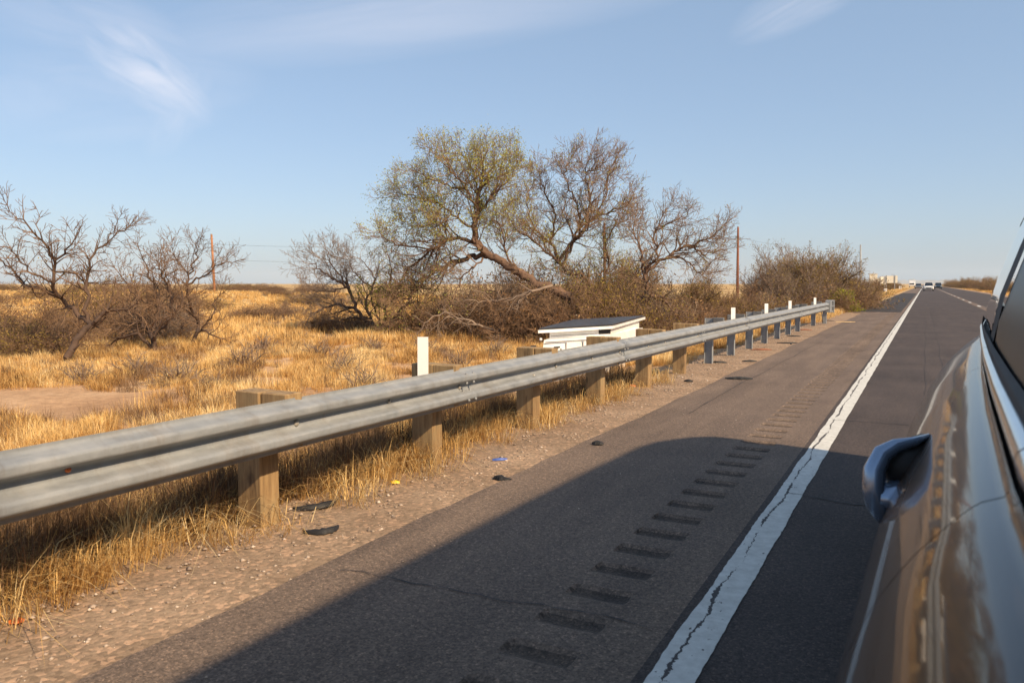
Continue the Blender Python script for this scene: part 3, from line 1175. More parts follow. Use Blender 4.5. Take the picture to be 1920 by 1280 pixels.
ZF = 25.5
rf_ = tree_root('mesquite_tree', 1060, ZF)
tag(rf_, 'largest mesquite, thick trunk leaning left, with a tall crown of sparse pale green leaves', 'tree', 'trees beyond the guardrail')
T = Tree(8, maxlv=4, spawn=(1, 1.0, 1.0, 0.75), wander=0.15, up=0.07)
T.limb(pxl([(1110, 640, 0), (1090, 590), (1060, 555), (1031, 541), (999, 528), (966, 505), (914, 476)], ZF, 0.5, 101), 0.16, 0.12, 0.9, 0.45, jit=0.035)
T.limb(pxl([(914, 476, 0), (893, 450), (893, 404), (896, 368)], ZF, 0.5, 102), 0.115, 0.07, 1.1, 0.8)
for i, (l_, r0_, cl) in enumerate([
        ([(914, 476, 0), (868, 486), (829, 502), (796, 522), (766, 564), (743, 607)], 0.11, 1.1),
        ([(893, 450, 0), (855, 445), (825, 459), (796, 479), (763, 512), (740, 545)], 0.085, 1.1),
        ([(893, 430, .2), (845, 397), (825, 384), (775, 365), (740, 366)], 0.05, 1.1),
        ([(894, 400, 0), (934, 354), (955, 338), (968, 310)], 0.06, 1.0),
        ([(893, 404, -.2), (865, 351), (838, 318), (818, 292)], 0.055, 1.0),
        ([(896, 368, 0), (888, 322), (875, 300), (862, 286)], 0.05, 0.8),
        ([(896, 368, 0), (914, 330), (934, 303), (952, 282)], 0.05, 0.8),
        ([(896, 368, .2), (904, 316), (912, 280)], 0.045, 0.8),
        ([(796, 479, 0), (750, 469), (724, 452), (702, 438)], 0.04, 0.8),
        ([(860, 440, .4), (830, 415), (800, 420), (760, 430)], 0.035, 0.9),
        ([(966, 505, 0), (950, 470), (940, 430), (930, 400)], 0.05, 1.0),
        ([(914, 476, .3), (880, 505), (860, 530), (850, 560)], 0.045, 0.9),
        ([(865, 351, -.2), (835, 345), (800, 335), (780, 320)], 0.035, 0.8)]):
    T.limb(pxl(l_, ZF, 2.2, 110 + i), r0_ * 0.78, 0.011, cl, 1.2)
T.finish(rf_, M['bark'], M['twig'], leaf=M['leaf'], leaf_sel=lambda p, r_: r_.random() < (0.65 if p[2] > 3.0 else 0.12), leaf_size=0.032, per=5, spread=0.10)

ZG = 27
rg_ = tree_root('mesquite_tree', 1075, ZG)
tag(rg_, 'tall brown multi-stemmed mesquite behind the white vehicle, right of the green-tinged crown', 'tree', 'trees beyond the guardrail')
T = Tree(9, maxlv=4, spawn=(1, 1.05, 1.05, 0.75), wander=0.15, up=0.08)
for i, (l_, r0_, cl) in enumerate([
        ([(1105, 640, 0), (1110, 580), (1097, 520), (1071, 512), (1048, 492), (1028, 476)], 0.14, 0.9),
        ([(1028, 476, 0), (1054, 443), (1084, 417), (1094, 384), (1100, 351), (1094, 318), (1108, 295)], 0.085, 1.0),
        ([(1057, 498, 0), (1074, 463), (1084, 430), (1110, 414), (1143, 397), (1172, 387), (1185, 368)], 0.075, 1.0),
        ([(1028, 470, 0), (1018, 437), (1031, 397), (1015, 351), (1010, 325)], 0.07, 1.0),
        ([(1020, 530, 0), (1008, 510), (982, 476), (955, 432), (962, 395)], 0.06, 1.0),
        ([(1090, 560, .3), (1130, 499), (1128, 460), (1145, 430), (1170, 415)], 0.06, 1.0),
        ([(1084, 417, 0), (1074, 367), (1057, 328), (1068, 300)], 0.05, 0.9),
        ([(1018, 437, 0), (990, 410), (985, 370), (998, 345)], 0.045, 0.9),
        ([(1110, 414, 0), (1135, 370), (1140, 330), (1150, 305)], 0.045, 0.9),
        ([(1100, 351, 0), (1125, 325), (1140, 300)], 0.035, 0.8)]):
    T.limb(pxl(l_, ZG, 2.2, 140 + i), r0_ * 0.75, 0.011, cl, 1.25)
T.finish(rg_, M['bark'], M['twig'], leaf=M['leaf'], leaf_sel=lambda p, r_: r_.random() < (0.30 if p[2] < 3.4 else 0.07), leaf_size=0.034, per=4, spread=0.08)

ZH = 26
rh_ = tree_root('mesquite_tree', 1215, ZH)
tag(rh_, 'bare mesquite at the right end of the large group, one limb drooping to the ground', 'tree', 'trees beyond the guardrail')
T = Tree(10, maxlv=4, spawn=(1, 1.0, 1.0, 0.75), wander=0.17, up=0.06)
for i, (l_, r0_, cl) in enumerate([
        ([(1215, 635, 0), (1212, 560), (1212, 502), (1230, 488), (1230, 463), (1228, 437), (1241, 407), (1256, 385)], 0.10, 0.8),
        ([(1212, 515, 0), (1248, 486), (1277, 466), (1300, 463), (1322, 478), (1345, 470)], 0.075, 0.9),
        ([(1277, 466, 0), (1320, 450), (1345, 437), (1360, 418)], 0.045, 0.8),
        ([(1215, 540, 0), (1245, 551), (1261, 574), (1277, 597), (1300, 610)], 0.085, 0.7),
        ([(1248, 486, 0), (1287, 499), (1307, 515), (1325, 510)], 0.04, 0.8),
        ([(1212, 530, 0), (1202, 469), (1188, 433), (1195, 400)], 0.05, 0.9),
        ([(1230, 450, 0), (1262, 425), (1285, 410), (1290, 395)], 0.035, 0.8)]):
    T.limb(pxl(l_, ZH, 2, 160 + i), r0_ * 0.78, 0.011, cl, 1.2)
T.finish(rh_, M['bark'], M['twig'], leaf=M['leaf'], leaf_sel=lambda p, r_: r_.random() < 0.04, leaf_size=0.028, per=3)

# dead limbs lying in front of the brush
p = at_depth(1040, 585, 24.5)
fl = empty('fallen_limb', (p.x, p.y, -0.3))
tag(fl, 'pale fallen limb arching over the brush left of the white vehicle', 'branch')
T = Tree(12, maxlv=3, spawn=(1, 1.0, 0.9), up=-0.03)
T.limb(pxl([(1035, 536, 0), (1000, 545), (950, 560), (915, 565), (880, 560)], 24.3, 1, 1), 0.05, 0.012, 0.7, 0.8)
T.limb(pxl([(985, 550, 0), (960, 575), (945, 600), (930, 622)], 24.3, 1, 2), 0.04, 0.012, 0.5, 0.8)
T.limb(pxl([(920, 615, 0), (880, 600), (830, 585), (800, 600), (780, 630)], 24.3, 1, 3), 0.045, 0.012, 0.7, 0.8)
T.finish(fl, M['twig_grey'], M['twig_grey'])


# --- brush: dense tangled shrubs
def make_brush(seed, rad, hgt, nst, twig, leaf=None, lfrac=0.3, lsize=0.04, maxlv=3, droop=-0.02, per=2):
    e = empty('brush', (0, 0, 0))
    T = Tree(seed, step=0.14, wander=0.26, up=droop, rmin=0.004, maxlv=maxlv, spawn=(1, 1.1, 1.1, 0.8), lens=(0.6, 0.6, 0.55, 0.5))
    r_ = T.r
    for i in range(nst):
        a = r_.uniform(0, 2 * math.pi)
        el = r_.uniform(0.25, 1.25)
        q = (r_.uniform(-.35, .35) * rad, r_.uniform(-.35, .35) * rad, -0.1)
        d = (math.cos(a) * math.cos(el), math.sin(a) * math.cos(el), math.sin(el))
        Ln = (rad * math.cos(el) * 0.8 + hgt * math.sin(el)) * r_.uniform(0.7, 1.05)
        T.segs.append((0, 0, -0.16, *q, 0.025, 0.016))
        T.grow(q, d, Ln, r_.uniform(0.014, 0.022), 1)
    T.finish(e, M['bark'], twig, thr=0.013, floor=-0.3, leaf=leaf, leaf_sel=lambda p, r2: r2.random() < lfrac, leaf_size=lsize, per=per, spread=0.07)
    return e


def used_or_copy(store, key):
    e = store[key]
    if not e.get('_u'):
        e['_u'] = 1
        return e
    c = copy_tree(e)
    return c


protos = {
    'dark': make_brush(31, 1.3, 1.5, 24, M['twig_dark'], M['leaf_brown'], 0.12),
    'olive': make_brush(32, 1.3, 1.6, 24, M['twig_dark'], M['leaf_olive'], 0.5, 0.032),
    'grey': make_brush(33, 1.2, 1.4, 22, M['twig_grey'], M['leaf_brown'], 0.12),
    'green': make_brush(34, 1.0, 1.1, 28, M['twig'], M['leaf_bright'], 0.98, 0.05, per=6),
    'tuft': make_brush(35, 0.6, 0.55, 36, M['twig_grey'], None, maxlv=2),
}
placed = []


def put(key, px, z, rad, hgt, label, cat='shrub', group=None, g_=None, rz=None):
    src = {'dark': (1.3, 1.5), 'olive': (1.3, 1.6), 'grey': (1.2, 1.4), 'green': (1.0, 1.1), 'tuft': (0.6, 0.55)}[key]
    e = used_or_copy(protos, key)
    p = at_depth(px, 560, z)
    e.location = (p.x, p.y, float(gz(p.x, p.y)) if g_ is None else g_)
    e.rotation_euler = (0, 0, random.uniform(0, 6.28) if rz is None else rz)
    e.scale = (rad / src[0], rad / src[0], hgt / src[1])
    for k_ in ('label', 'category', 'group'):
        if k_ in e:
            del e[k_]
    tag(e, label, cat, group)
    placed.append(e)
    return e


# understory below the big trees
G1 = 'brush under the large trees'
L1 = 'tangled brown leafless brush packed under the large mesquites'
for px_, z, rad, h_, k_ in ((800, 27.5, 1.3, 1.2, 'dark'), (850, 26, 1.2, 1.3, 'dark'), (890, 28, 1.5, 1.6, 'grey'), (930, 25.5, 1.3, 1.45, 'dark'),
                            (975, 25, 1.3, 1.55, 'dark'), (1010, 27, 1.5, 1.8, 'grey'), (1050, 25, 1.3, 1.6, 'dark'),
                            (1165, 28, 1.5, 1.7, 'dark'), (1215, 26.5, 1.3, 1.5, 'grey'), (1255, 28, 1.3, 1.3, 'dark'), (940, 31, 1.7, 2.0, 'dark'), (860, 31, 1.6, 1.5, 'dark')):
    put(k_, px_, z, rad * 1.1, h_ * 1.32, L1, 'shrub', G1)
G1b = 'olive brush under the large trees'
for px_, z, rad, h_ in ((1085, 27, 1.5, 1.9), (1125, 25.5, 1.4, 1.8), (1180, 25, 1.3, 1.6), (1040, 29, 1.6, 2.0), (1150, 30, 1.6, 2.3), (1200, 31, 1.6, 2.1)):
    put('olive', px_, z, rad * 1.1, h_ * 1.22, 'olive green leafed brush filling the middle of the large mesquite group', 'shrub', G1b)
# left edge and inside left group
put('olive', 15, 19.5, 1.1, 1.05, 'olive brown bush cut by the left edge, under the leftmost mesquite', 'shrub')
put('dark', 70, 20.5, 1.1, 1.2, 'dark leafless bush just left of the leaning forked trunk', 'shrub')
put('dark', 25, 24, 1.5, 1.7, 'dark bush behind the olive bush at the left edge', 'shrub')
put('olive', 190, 27, 1.7, 2.5, 'olive bush with yellow green leaves seen through the left mesquites', 'shrub')
put('dark', 245, 24, 1.3, 1.5, 'tangled dark bush between the forked mesquite and the arching one', 'shrub')
put('grey', 320, 25, 1.2, 1.3, 'grey leafless bush under the right end of the left group', 'shrub')
put('dark', 130, 25, 1.3, 1.6, 'dark bush straight behind the forked trunk', 'shrub')
put('dark', 290, 26.5, 1.6, 2.2, 'rust brown bush behind the low arching mesquite', 'shrub')
put('dark', 620, 31, 1.3, 0.9, 'low dark tangle under the sprawling grey mesquite', 'shrub')
put('dark', 665, 29.5, 1.2, 0.95, 'low dark tangle against the trunk of the grey mesquite', 'shrub')
put('dark', 500, 40, 1.8, 1.0, 'long low brown bush in open grass between the two tree groups', 'shrub')
put('dark', 545, 43, 1.6, 1.0, 'low brown bush left of the sprawling grey mesquite, farther off', 'shrub')
# small dry tufts in the field
for i, (px_, py_) in enumerate(((455, 690), (600, 668), (560, 640), (700, 660), (640, 700), (490, 660), (860, 690), (1150, 660), (250, 700), (330, 720), (930, 670), (790, 660), (395, 735), (150, 720), (680, 735))):
    p = on_z(px_, py_, -0.33)
    z = -(CM.inverted() @ (p - Vector((0, 0, H)))).z
    put('tuft', px_, z, random.uniform(0.35, 0.6), random.uniform(0.3, 0.5), 'small round grey tuft of twigs standing in the dry grass', 'shrub', 'small dry twig tufts in the grass')

# right of the group: farther trees and bushes
def scrub_tree(seed, twig, hgt, rad, nst, leaf=None, lf=0.0):
    e = empty('scrub_tree', (0, 0, 0))
    T = Tree(seed, step=0.2, wander=0.17, up=0.06, rmin=0.005, maxlv=4, spawn=(1, 1.0, 1.0, 0.7), lens=(0.55, 0.55, 0.5, 0.5))
    for i in range(nst):
        a = T.r.uniform(0, 6.28)
        sp_ = T.r.uniform(0.15, 0.85)
        d = Vector((math.cos(a) * sp_ * rad, math.sin(a) * sp_ * rad, hgt * T.r.uniform(0.75, 1.0)))
        Ln = d.length
        q = (T.r.uniform(-.25, .25), T.r.uniform(-.25, .25), -0.2)
        T.segs.append((0, 0, -0.3, *q, 0.08, 0.06))
        T.grow(q, tuple(d.normalized()), Ln, T.r.uniform(0.03, 0.07), 1)
    T.finish(e, M['bark'], twig, thr=0.016, floor=-0.5, leaf=leaf, leaf_sel=lambda p, r_: r_.random() < lf, leaf_size=0.045, per=3)
    return e


st1 = scrub_tree(51, M['twig_grey'], 3.9, 2.1, 10, M['leaf_olive'], 0.05)
st2 = scrub_tree(52, M['twig'], 3.6, 2.1, 11, M['leaf_olive'], 0.35)
st3 = scrub_tree(53, M['twig_dark'], 2.6, 1.9, 10, M['leaf_brown'], 0.1)
stp = {id(st1): st1}


def put_tree(src, px_, z, s, label, group=None, sz=None):
    e = src
    if e.get('_u'):
        e = copy_tree(src)
        for k_ in ('label', 'category', 'group'):
            if k_ in e:
                del e[k_]
    else:
        e['_u'] = 1
    p = at_depth(px_, 560, z)
    e.location = (p.x, p.y, float(gz(p.x, p.y)))
    e.rotation_euler = (0, 0, random.uniform(0, 6.28))
    e.scale = (s, s, sz or s)
    tag(e, label, 'tree', group)
    return e


put_tree(st1, 1470, 41, 1.02, 'grey bare round-crowned tree, tallest of those beyond the barrier end')
put_tree(st2, 1520, 44, 1.05, 'olive tinged tree just right of the grey round-crowned one')
put_tree(st1, 1560, 48, 0.98, 'grey brown tree sloping down to the right above the yellow-green bush')
put_tree(st1, 1498, 44, 1.08, 'broad grey tree between the round-crowned one and the olive tinged one')
put_tree(st2, 1545, 47, 1.12, 'full olive brown tree over the left end of the bright green bush')
put_tree(st2, 1478, 47, 1.1, 'olive tree seen behind the grey round-crowned one')
put_tree(st3, 1600, 56, 0.9, 'low dark tree at the road end of the far tree row')
put_tree(st2, 1440, 43, 0.75, 'small olive tree at the foot of the dark red pole')
put_tree(st3, 1400, 39, 0.75, 'low bare tree left of the dark red pole')
put_tree(st3, 1340, 37, 0.8, 'low bare tree between the large group and the dark red pole')
put_tree(st2, 1300, 35, 0.7, 'small olive tree behind the drooping limb of the large group')
put_tree(st1, 1612, 72, 0.7, 'small grey tree farthest along the row by the thin grey pole')
put_tree(st2, 1170, 36, 1.0, 'olive tree seen through the branches of the large group')
put_tree(st3, 980, 36, 1.1, 'dark tree seen low behind the leaning trunk of the largest mesquite')
G2 = 'brown bushes of the far row'
for px_, z, rad, h_, k_ in ((1330, 34, 1.3, 1.2, 'dark'), (1365, 38, 1.5, 1.5, 'dark'), (1405, 37, 1.5, 1.4, 'dark'), (1500, 41, 1.5, 1.5, 'dark'),
                            (1535, 43, 1.8, 2.0, 'dark'), (1575, 47, 1.8, 1.9, 'dark'), (1440, 36, 1.1, 1.3, 'grey'), (1300, 32, 1.4, 1.3, 'dark'),
                            (1628, 76, 1.6, 1.6, 'dark'), (1600, 52, 1.6, 1.5, 'dark'), (1480, 45, 1.8, 2.0, 'dark')):
    put(k_, px_, z, rad, h_, 'brown leafless bush in the row of scrub beyond the end of the barrier', 'shrub', G2)
put('olive', 1445, 33, 1.3, 1.5, 'spreading olive bush in the grass behind the last barrier posts', 'shrub')
put('green', 1570, 43, 1.15, 1.05, 'bright yellow-green rounded bush beyond the barrier end', 'shrub')
put('green', 1548, 46, 0.7, 0.7, 'smaller green bush against the left side of the bright rounded one', 'shrub')
put('olive', 1325, 32, 0.75, 0.7, 'small green shrub alone in the grass right of the drooping limb', 'shrub')
put('olive', 1605, 50, 1.2, 0.9, 'low olive bush right of the bright rounded one', 'shrub')
G3 = 'distant roadside bushes on the left'
for i in range(16):
    s_ = 95 + i * 22
    xx = -8.5 - random.uniform(0, 9)
    e = used_or_copy(protos, random.choice(['olive', 'dark', 'olive']))
    e.location = (xx, s_, -0.3)
    e.rotation_euler = (0, 0, random.uniform(0, 6.28))
    sc_ = random.uniform(1.6, 2.7)
    e.scale = (sc_, sc_, sc_ * random.uniform(0.8, 1.05))
    for k_ in ('label', 'category', 'group'):
        if k_ in e:
            del e[k_]
    tag(e, 'far olive brown bush beside the left edge of the highway', 'shrub', G3)
G4 = 'bushes along the right side of the highway'
for i in range(34):
    s_ = 60 + i * 15 + random.uniform(-5, 5)
    xx = 13.5 - i * 0.07 + random.uniform(0, 7)
    e = used_or_copy(protos, random.choice(['olive', 'dark', 'olive', 'grey']))
    e.location = (xx, s_, -0.3)
    e.rotation_euler = (0, 0, random.uniform(0, 6.28))
    sc_ = random.uniform(1.9, 2.8)
    e.scale = (sc_, sc_, sc_ * random.uniform(0.85, 1.15))
    for k_ in ('label', 'category', 'group'):
        if k_ in e:
            del e[k_]
    tag(e, 'olive brown bush in the scrub along the right side of the highway', 'shrub', G4)
G5 = 'scattered bushes far out in the field'
for i in range(44):
    px_ = random.uniform(-20, 1330) if i % 2 else random.uniform(-20, 640)
    z = random.uniform(45, 130)
    put(random.choice(['dark', 'olive', 'dark', 'grey']), px_, z, random.uniform(1.2, 2.4), random.uniform(0.7, 1.35), 'low brown bush far out in the dry grassland', 'shrub', G5)
ORD = ['leftmost', 'second from the left', 'third from the left', 'fourth from the left', 'fifth from the left', 'sixth from the left', 'seventh from the left', 'eighth from the left']
for gname, noun in (('brush under the large trees', 'tangled brown bushes under the large mesquites'), ('olive brush under the large trees', 'olive green bushes under the large mesquites'),
                    ('brown bushes of the far row', 'brown bushes past the barrier end'), ('small dry twig tufts in the grass', 'round grey twig tufts in the dry grass'),
                    ('distant roadside bushes on the left', 'far olive bushes beside the left highway edge')):
    mem = [e for e in D.objects if e.get('group') == gname]
    inv = CM.inverted()

    def sx_(e):
        v_ = inv @ (e.location - Vector((0, 0, H)))
        return v_.x / -v_.z
    mem.sort(key=sx_)
    for i, e in enumerate(mem):
        j = len(mem) - 1 - i
        w_ = ORD[i] if i < 8 else ORD[j].replace('leftmost', 'rightmost').replace('left', 'right').replace('rightmostmost', 'rightmost') if j < 8 else None
        if w_:
            e['label'] = w_ + ' of the ' + noun
for e in D.objects:
    if '_u' in e:
        del e['_u']


# ------------------------------------------------------------------ grass
def blades(P, h, w_, lean, az, tint):
    """curved blades: P base (n,3), h height, w width, lean 0..1, az azimuth"""
    n = len(P)
    dx, dy = np.cos(az), np.sin(az)
    sx, sy = -dy, dx
    h1 = h * 0.55
    o1 = lean * h * 0.28
    o2 = lean * h * 0.95
    z2 = h * np.sqrt(np.clip(1 - (lean * 0.85) ** 2, 0.02, 1))
    zz = np.zeros(n)
    V = np.zeros((n, 5, 3))
    V[:, 0] = P - np.stack([sx * w_, sy * w_, zz], -1)
    V[:, 1] = P + np.stack([sx * w_, sy * w_, zz], -1)
    m_ = P + np.stack([dx * o1, dy * o1, h1], -1)
    V[:, 2] = m_ + np.stack([sx * w_ * .8, sy * w_ * .8, zz], -1)
    V[:, 3] = m_ - np.stack([sx * w_ * .8, sy * w_ * .8, zz], -1)
    V[:, 4] = P + np.stack([dx * o2, dy * o2, z2], -1)
    f = np.array([[0, 1, 2], [0, 2, 3], [3, 2, 4]])
    Fc = f[None] + (np.arange(n) * 5)[:, None, None]
    return V.reshape(-1, 3), Fc.reshape(-1, 3), np.repeat(tint, 5)


def grass_field(name, cx, cy, rad, hgt, nb, wid, tints, mat, label, cat, lean=(0.15, 0.95), droop_az=None):
    nb = np.asarray(nb, dtype=int)
    ti = np.repeat(np.arange(len(cx)), nb)
    n = len(ti)
    a = rs.uniform(0, 2 * math.pi, n)
    rr = np.sqrt(rs.uniform(0, 1, n)) * rad[ti]
    bx, by = cx[ti] + np.cos(a) * rr * 0.6, cy[ti] + np.sin(a) * rr * 0.6
    bz = gz(bx, by) - 0.01
    az = a + rs.normal(0, 0.7, n)
    ln = rs.uniform(lean[0], lean[1], n) * (0.55 + 0.7 * rr / rad[ti])
    ln = np.where(rs.uniform(0, 1, n) < 0.12, ln + 0.4, ln)
    if droop_az is not None:
        k_ = rs.uniform(0, 1, n) < 0.35
        az = np.where(k_, droop_az + rs.normal(0, 0.6, n), az)
        ln = np.where(k_, np.minimum(1.0, ln + 0.25), ln)
    h = hgt[ti] * rs.uniform(0.35, 1.1, n)
    tt = np.clip(tints[ti] + rs.normal(0, 0.16, n), 0, 1)
    ww = (wid[ti] if hasattr(wid, '__len__') else wid) * rs.uniform(0.5, 1.3, n)
    V, Fc, tn = blades(np.stack([bx, by, bz], -1), h, ww, ln, az, tt)
    o = link(name, np_mesh(name, V, Fc, 3, tint=tn), mat)
    tag(o, label, cat, kind='stuff')
    return o


# a) dense dry clumps along the guardrail
n = 1500
cy = rs.uniform(1.0, 33, n)
edge = -3.62 - 0.10 * np.sin(cy * 2.1) - 0.12 * (vnoise(cy, 0 * cy, 0.8, 4)) - 0.25 * np.clip((cy - 8) / 8, 0, 1.6)
cx = edge - rs.gamma(1.6, 0.38, n)
keep = (vnoise(cx, cy, 0.7, 3) > 0.38 + 0.014 * cy) | (cy < 8)
keep &= ~((cy > 9.8) & (cx > -4.0) & (rs.uniform(0, 1, n) < 0.7))
cx, cy = cx[keep], cy[keep]
n = len(cx)
grass_field('roadside_grass', cx, cy, rs.uniform(0.12, 0.24, n), rs.uniform(0.16, 0.42, n) * np.where(cy < 9, 1.0, 0.75), np.full(n, 62), 0.0022,
            np.clip(0.50 + 0.3 * (vnoise(cx, cy, 0.5, 8) - 0.5) * 2, 0.1, 0.95), M['grass'], 'matted golden dry grass growing along the guardrail posts', 'grass', (0.3, 1.0), droop_az=0.3)

# tall dead weeds right behind the rail, tinted dark for its shade
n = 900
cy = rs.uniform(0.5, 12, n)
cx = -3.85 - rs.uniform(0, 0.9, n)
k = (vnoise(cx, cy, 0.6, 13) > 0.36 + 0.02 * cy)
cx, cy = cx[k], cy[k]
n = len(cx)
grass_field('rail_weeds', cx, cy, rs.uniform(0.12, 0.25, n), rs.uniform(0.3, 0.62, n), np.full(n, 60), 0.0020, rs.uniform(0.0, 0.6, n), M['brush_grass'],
            'tall dead weeds behind the guardrail, tinted dark to carry its shade', 'weeds', (0.05, 0.9))
n = 190
cy = rs.uniform(1.0, 12, n)
cx = -3.50 - rs.uniform(-0.10, 0.35, n)
k = (vnoise(cx * 0, cy, 0.5, 3) > 0.42)
cx, cy = cx[k], cy[k]
n = len(cx)
grass_field('fallen_straw', cx, cy, rs.uniform(0.15, 0.3, n), rs.uniform(0.2, 0.45, n), np.full(n, 26), 0.0022, rs.uniform(0.4, 0.9, n), M['grass'],
            'flattened straw spilling onto the gravel in front of the posts', 'straw', (0.85, 1.2), droop_az=-0.9)

# b) field grass, density falling with distance, patches by noise
def field(n, zlo, zhi, pw, pxlo=-80, pxhi=1500):
    z = zlo + (zhi - zlo) * rs.uniform(0, 1, n) ** pw
    px_ = rs.uniform(pxlo, pxhi, n)
    th = math.cos(YAW), math.sin(YAW)
    xc = (px_ - 960) / F * z
    x = xc * th[0] - z * th[1]
    y = xc * th[1] + z * th[0]
    return x, y, z


def bare(x, y):
    p = on_z(70, 752, -0.33)
    b1 = ((x - p.x) / 2.3) ** 2 + ((y - p.y) / 1.3) ** 2 < 1 + 0.8 * (vnoise(x, y, 0.5, 4) - 0.5)
    q = at_depth(1075, 630, 14.6)
    b2 = ((x - q.x) ** 2 + (y - q.y) ** 2 < 2.0 ** 2)
    q = at_depth(1060, 650, 12.6)
    b3 = ((x - q.x) ** 2 + (y - q.y) ** 2 < 1.2 ** 2)
    return b1 | b2 | b3


x, y, z = field(12500, 5, 26, 1.0)
k = (x < -4.3) & (vnoise(x, y, 0.9, 5) + 0.45 * vnoise(x, y, 0.3, 2) > 0.665) & ~bare(x, y)
x, y, z = x[k], y[k], z[k]
n = len(x)
tn = np.clip(0.56 + 0.8 * (vnoise(x, y, 1.4, 6) - 0.5) + rs.normal(0, 0.17, n), 0.05, 1)
grass_field('field_grass', x, y, rs.uniform(0.14, 0.42, n), rs.uniform(0.09, 0.31, n) * (0.45 + 1.1 * vnoise(x, y, 1.1, 9)), np.full(n, 62), 0.0018 + 0.00010 * z, tn, M['grass'],
            'golden dry bunch grass covering the field behind the guardrail', 'grass', (0.15, 1.05))
x, y, z = field(13000, 24, 90, 1.3)
k = (x < -4.5) & (vnoise(x, y, 2.0, 5) > 0.33)
x, y, z = x[k], y[k], z[k]
n = len(x)
tn = np.clip(0.55 + 0.5 * (vnoise(x, y, 3.4, 6) - 0.5) + rs.normal(0, 0.10, n), 0.05, 1)
grass_field('meadow_grass', x, y, rs.uniform(0.25, 0.5, n), rs.uniform(0.22, 0.48, n), np.full(n, 26), 0.004 + 0.00013 * z, tn, M['grass'],
            'paler dry grassland stretching away between and behind the trees', 'grass', (0.1, 0.7))
# low grey scrub mixed in
x, y, z = field(5200, 9, 45, 1.1)
k = (x < -5.2) & (vnoise(x, y, 1.6, 12) > 0.52) & ~bare(x, y)
x, y, z = x[k], y[k], z[k]
n = len(x)
grass_field('scrub_cover', x, y, rs.uniform(0.12, 0.28, n), rs.uniform(0.14, 0.34, n), np.full(n, 36), 0.0016 + 0.0001 * z, rs.uniform(0.1, 0.9, n), M['brush_grass'],
            'purplish brown dead weeds scattered among the golden field grass', 'weeds', (0.1, 0.9))
# c) golden strip along the shoulder beyond the barrier, and on the far side of the road
n = 6500
y = 33 + 230 * rs.uniform(0, 1, n) ** 1.5
x = -3.55 - rs.gamma(1.8, 0.55, n) - 0.004 * y
grass_field('shoulder_grass', x, y, rs.uniform(0.15, 0.4, n), rs.uniform(0.2, 0.5, n) * np.where(x < -4.3, 1.3, 0.8), np.full(n, 22), 0.005 + 0.00008 * y, np.clip(rs.normal(0.66, 0.12, n), 0, 1), M['grass'],
            'bright golden grass lining the shoulder past the end of the barrier', 'grass', (0.1, 0.8))
n = 2600
y = 30 + 260 * rs.uniform(0, 1, n) ** 1.3
x = 10.2 + rs.gamma(2.0, 1.6, n)
grass_field('median_grass', x, y, rs.uniform(0.25, 0.6, n), rs.uniform(0.25, 0.65, n), np.full(n, 18), 0.010, np.clip(rs.normal(0.42, 0.2, n), 0, 1), M['grass'],
            'straw coloured weeds on the far side of the highway', 'grass', (0.1, 0.8))

# ------------------------------------------------------------------ gravel stones
def stones(name, x, y, s, z0, label):
    n = len(x)
    base = np.array([[1, 0, 0], [0.3, 0.9, 0.1], [-0.8, 0.5, 0], [-0.7, -0.7, 0.1], [0.4, -0.9, 0], [0.1, 0.05, 0.75], [0, 0, -0.6]])
    a = rs.uniform(0, 6.28, n)
    V = base[None] * rs.uniform(0.6, 1.3, (n, 7, 3)) * s[:, None, None]
    V[:, :, 2] *= 0.75
    c_, s_ = np.cos(a)[:, None], np.sin(a)[:, None]
    X_ = V[:, :, 0] * c_ - V[:, :, 1] * s_ + x[:, None]
    Y_ = V[:, :, 0] * s_ + V[:, :, 1] * c_ + y[:, None]
    Z_ = V[:, :, 2] + z0[:, None]
    f = np.array([[0, 1, 5], [1, 2, 5], [2, 3, 5], [3, 4, 5], [4, 0, 5], [1, 0, 6], [2, 1, 6], [3, 2, 6], [4, 3, 6], [0, 4, 6]])
    Fc = f[None] + (np.arange(n) * 7)[:, None, None]
    tint = np.repeat(np.clip(rs.beta(2.2, 1.8, n), 0, 1), 7)
    o = link(name, np_mesh(name, np.stack([X_, Y_, Z_], -1).reshape(-1, 3), Fc.reshape(-1, 3), 3, tint=tint), M['pebble'])
    tag(o, label, 'gravel', kind='stuff')


n = 15000
x = rs.uniform(-4.15, -2.80, n)
y = 1.2 + 34 * rs.uniform(0, 1, n) ** 1.1
k = (vnoise(x, y, 0.35, 3) > 0.40) & ((x < -2.95) | (rs.uniform(0, 1, n) < 0.4))
x, y = x[k], y[k]
stones('gravel', x, y, 0.004 + 0.017 * rs.uniform(0, 1, len(x)) ** 4, np.full(len(x), -0.010), 'small pale stones scattered over the verge')
n = 500
x = rs.uniform(-2.8, -1.6, n) - 0.0
y = 1.5 + 30 * rs.uniform(0, 1, n)
stones('road_grit', x, y, 0.003 + 0.006 * rs.uniform(0, 1, n) ** 3, np.full(n, 0.002), 'loose grit lying on the asphalt shoulder')

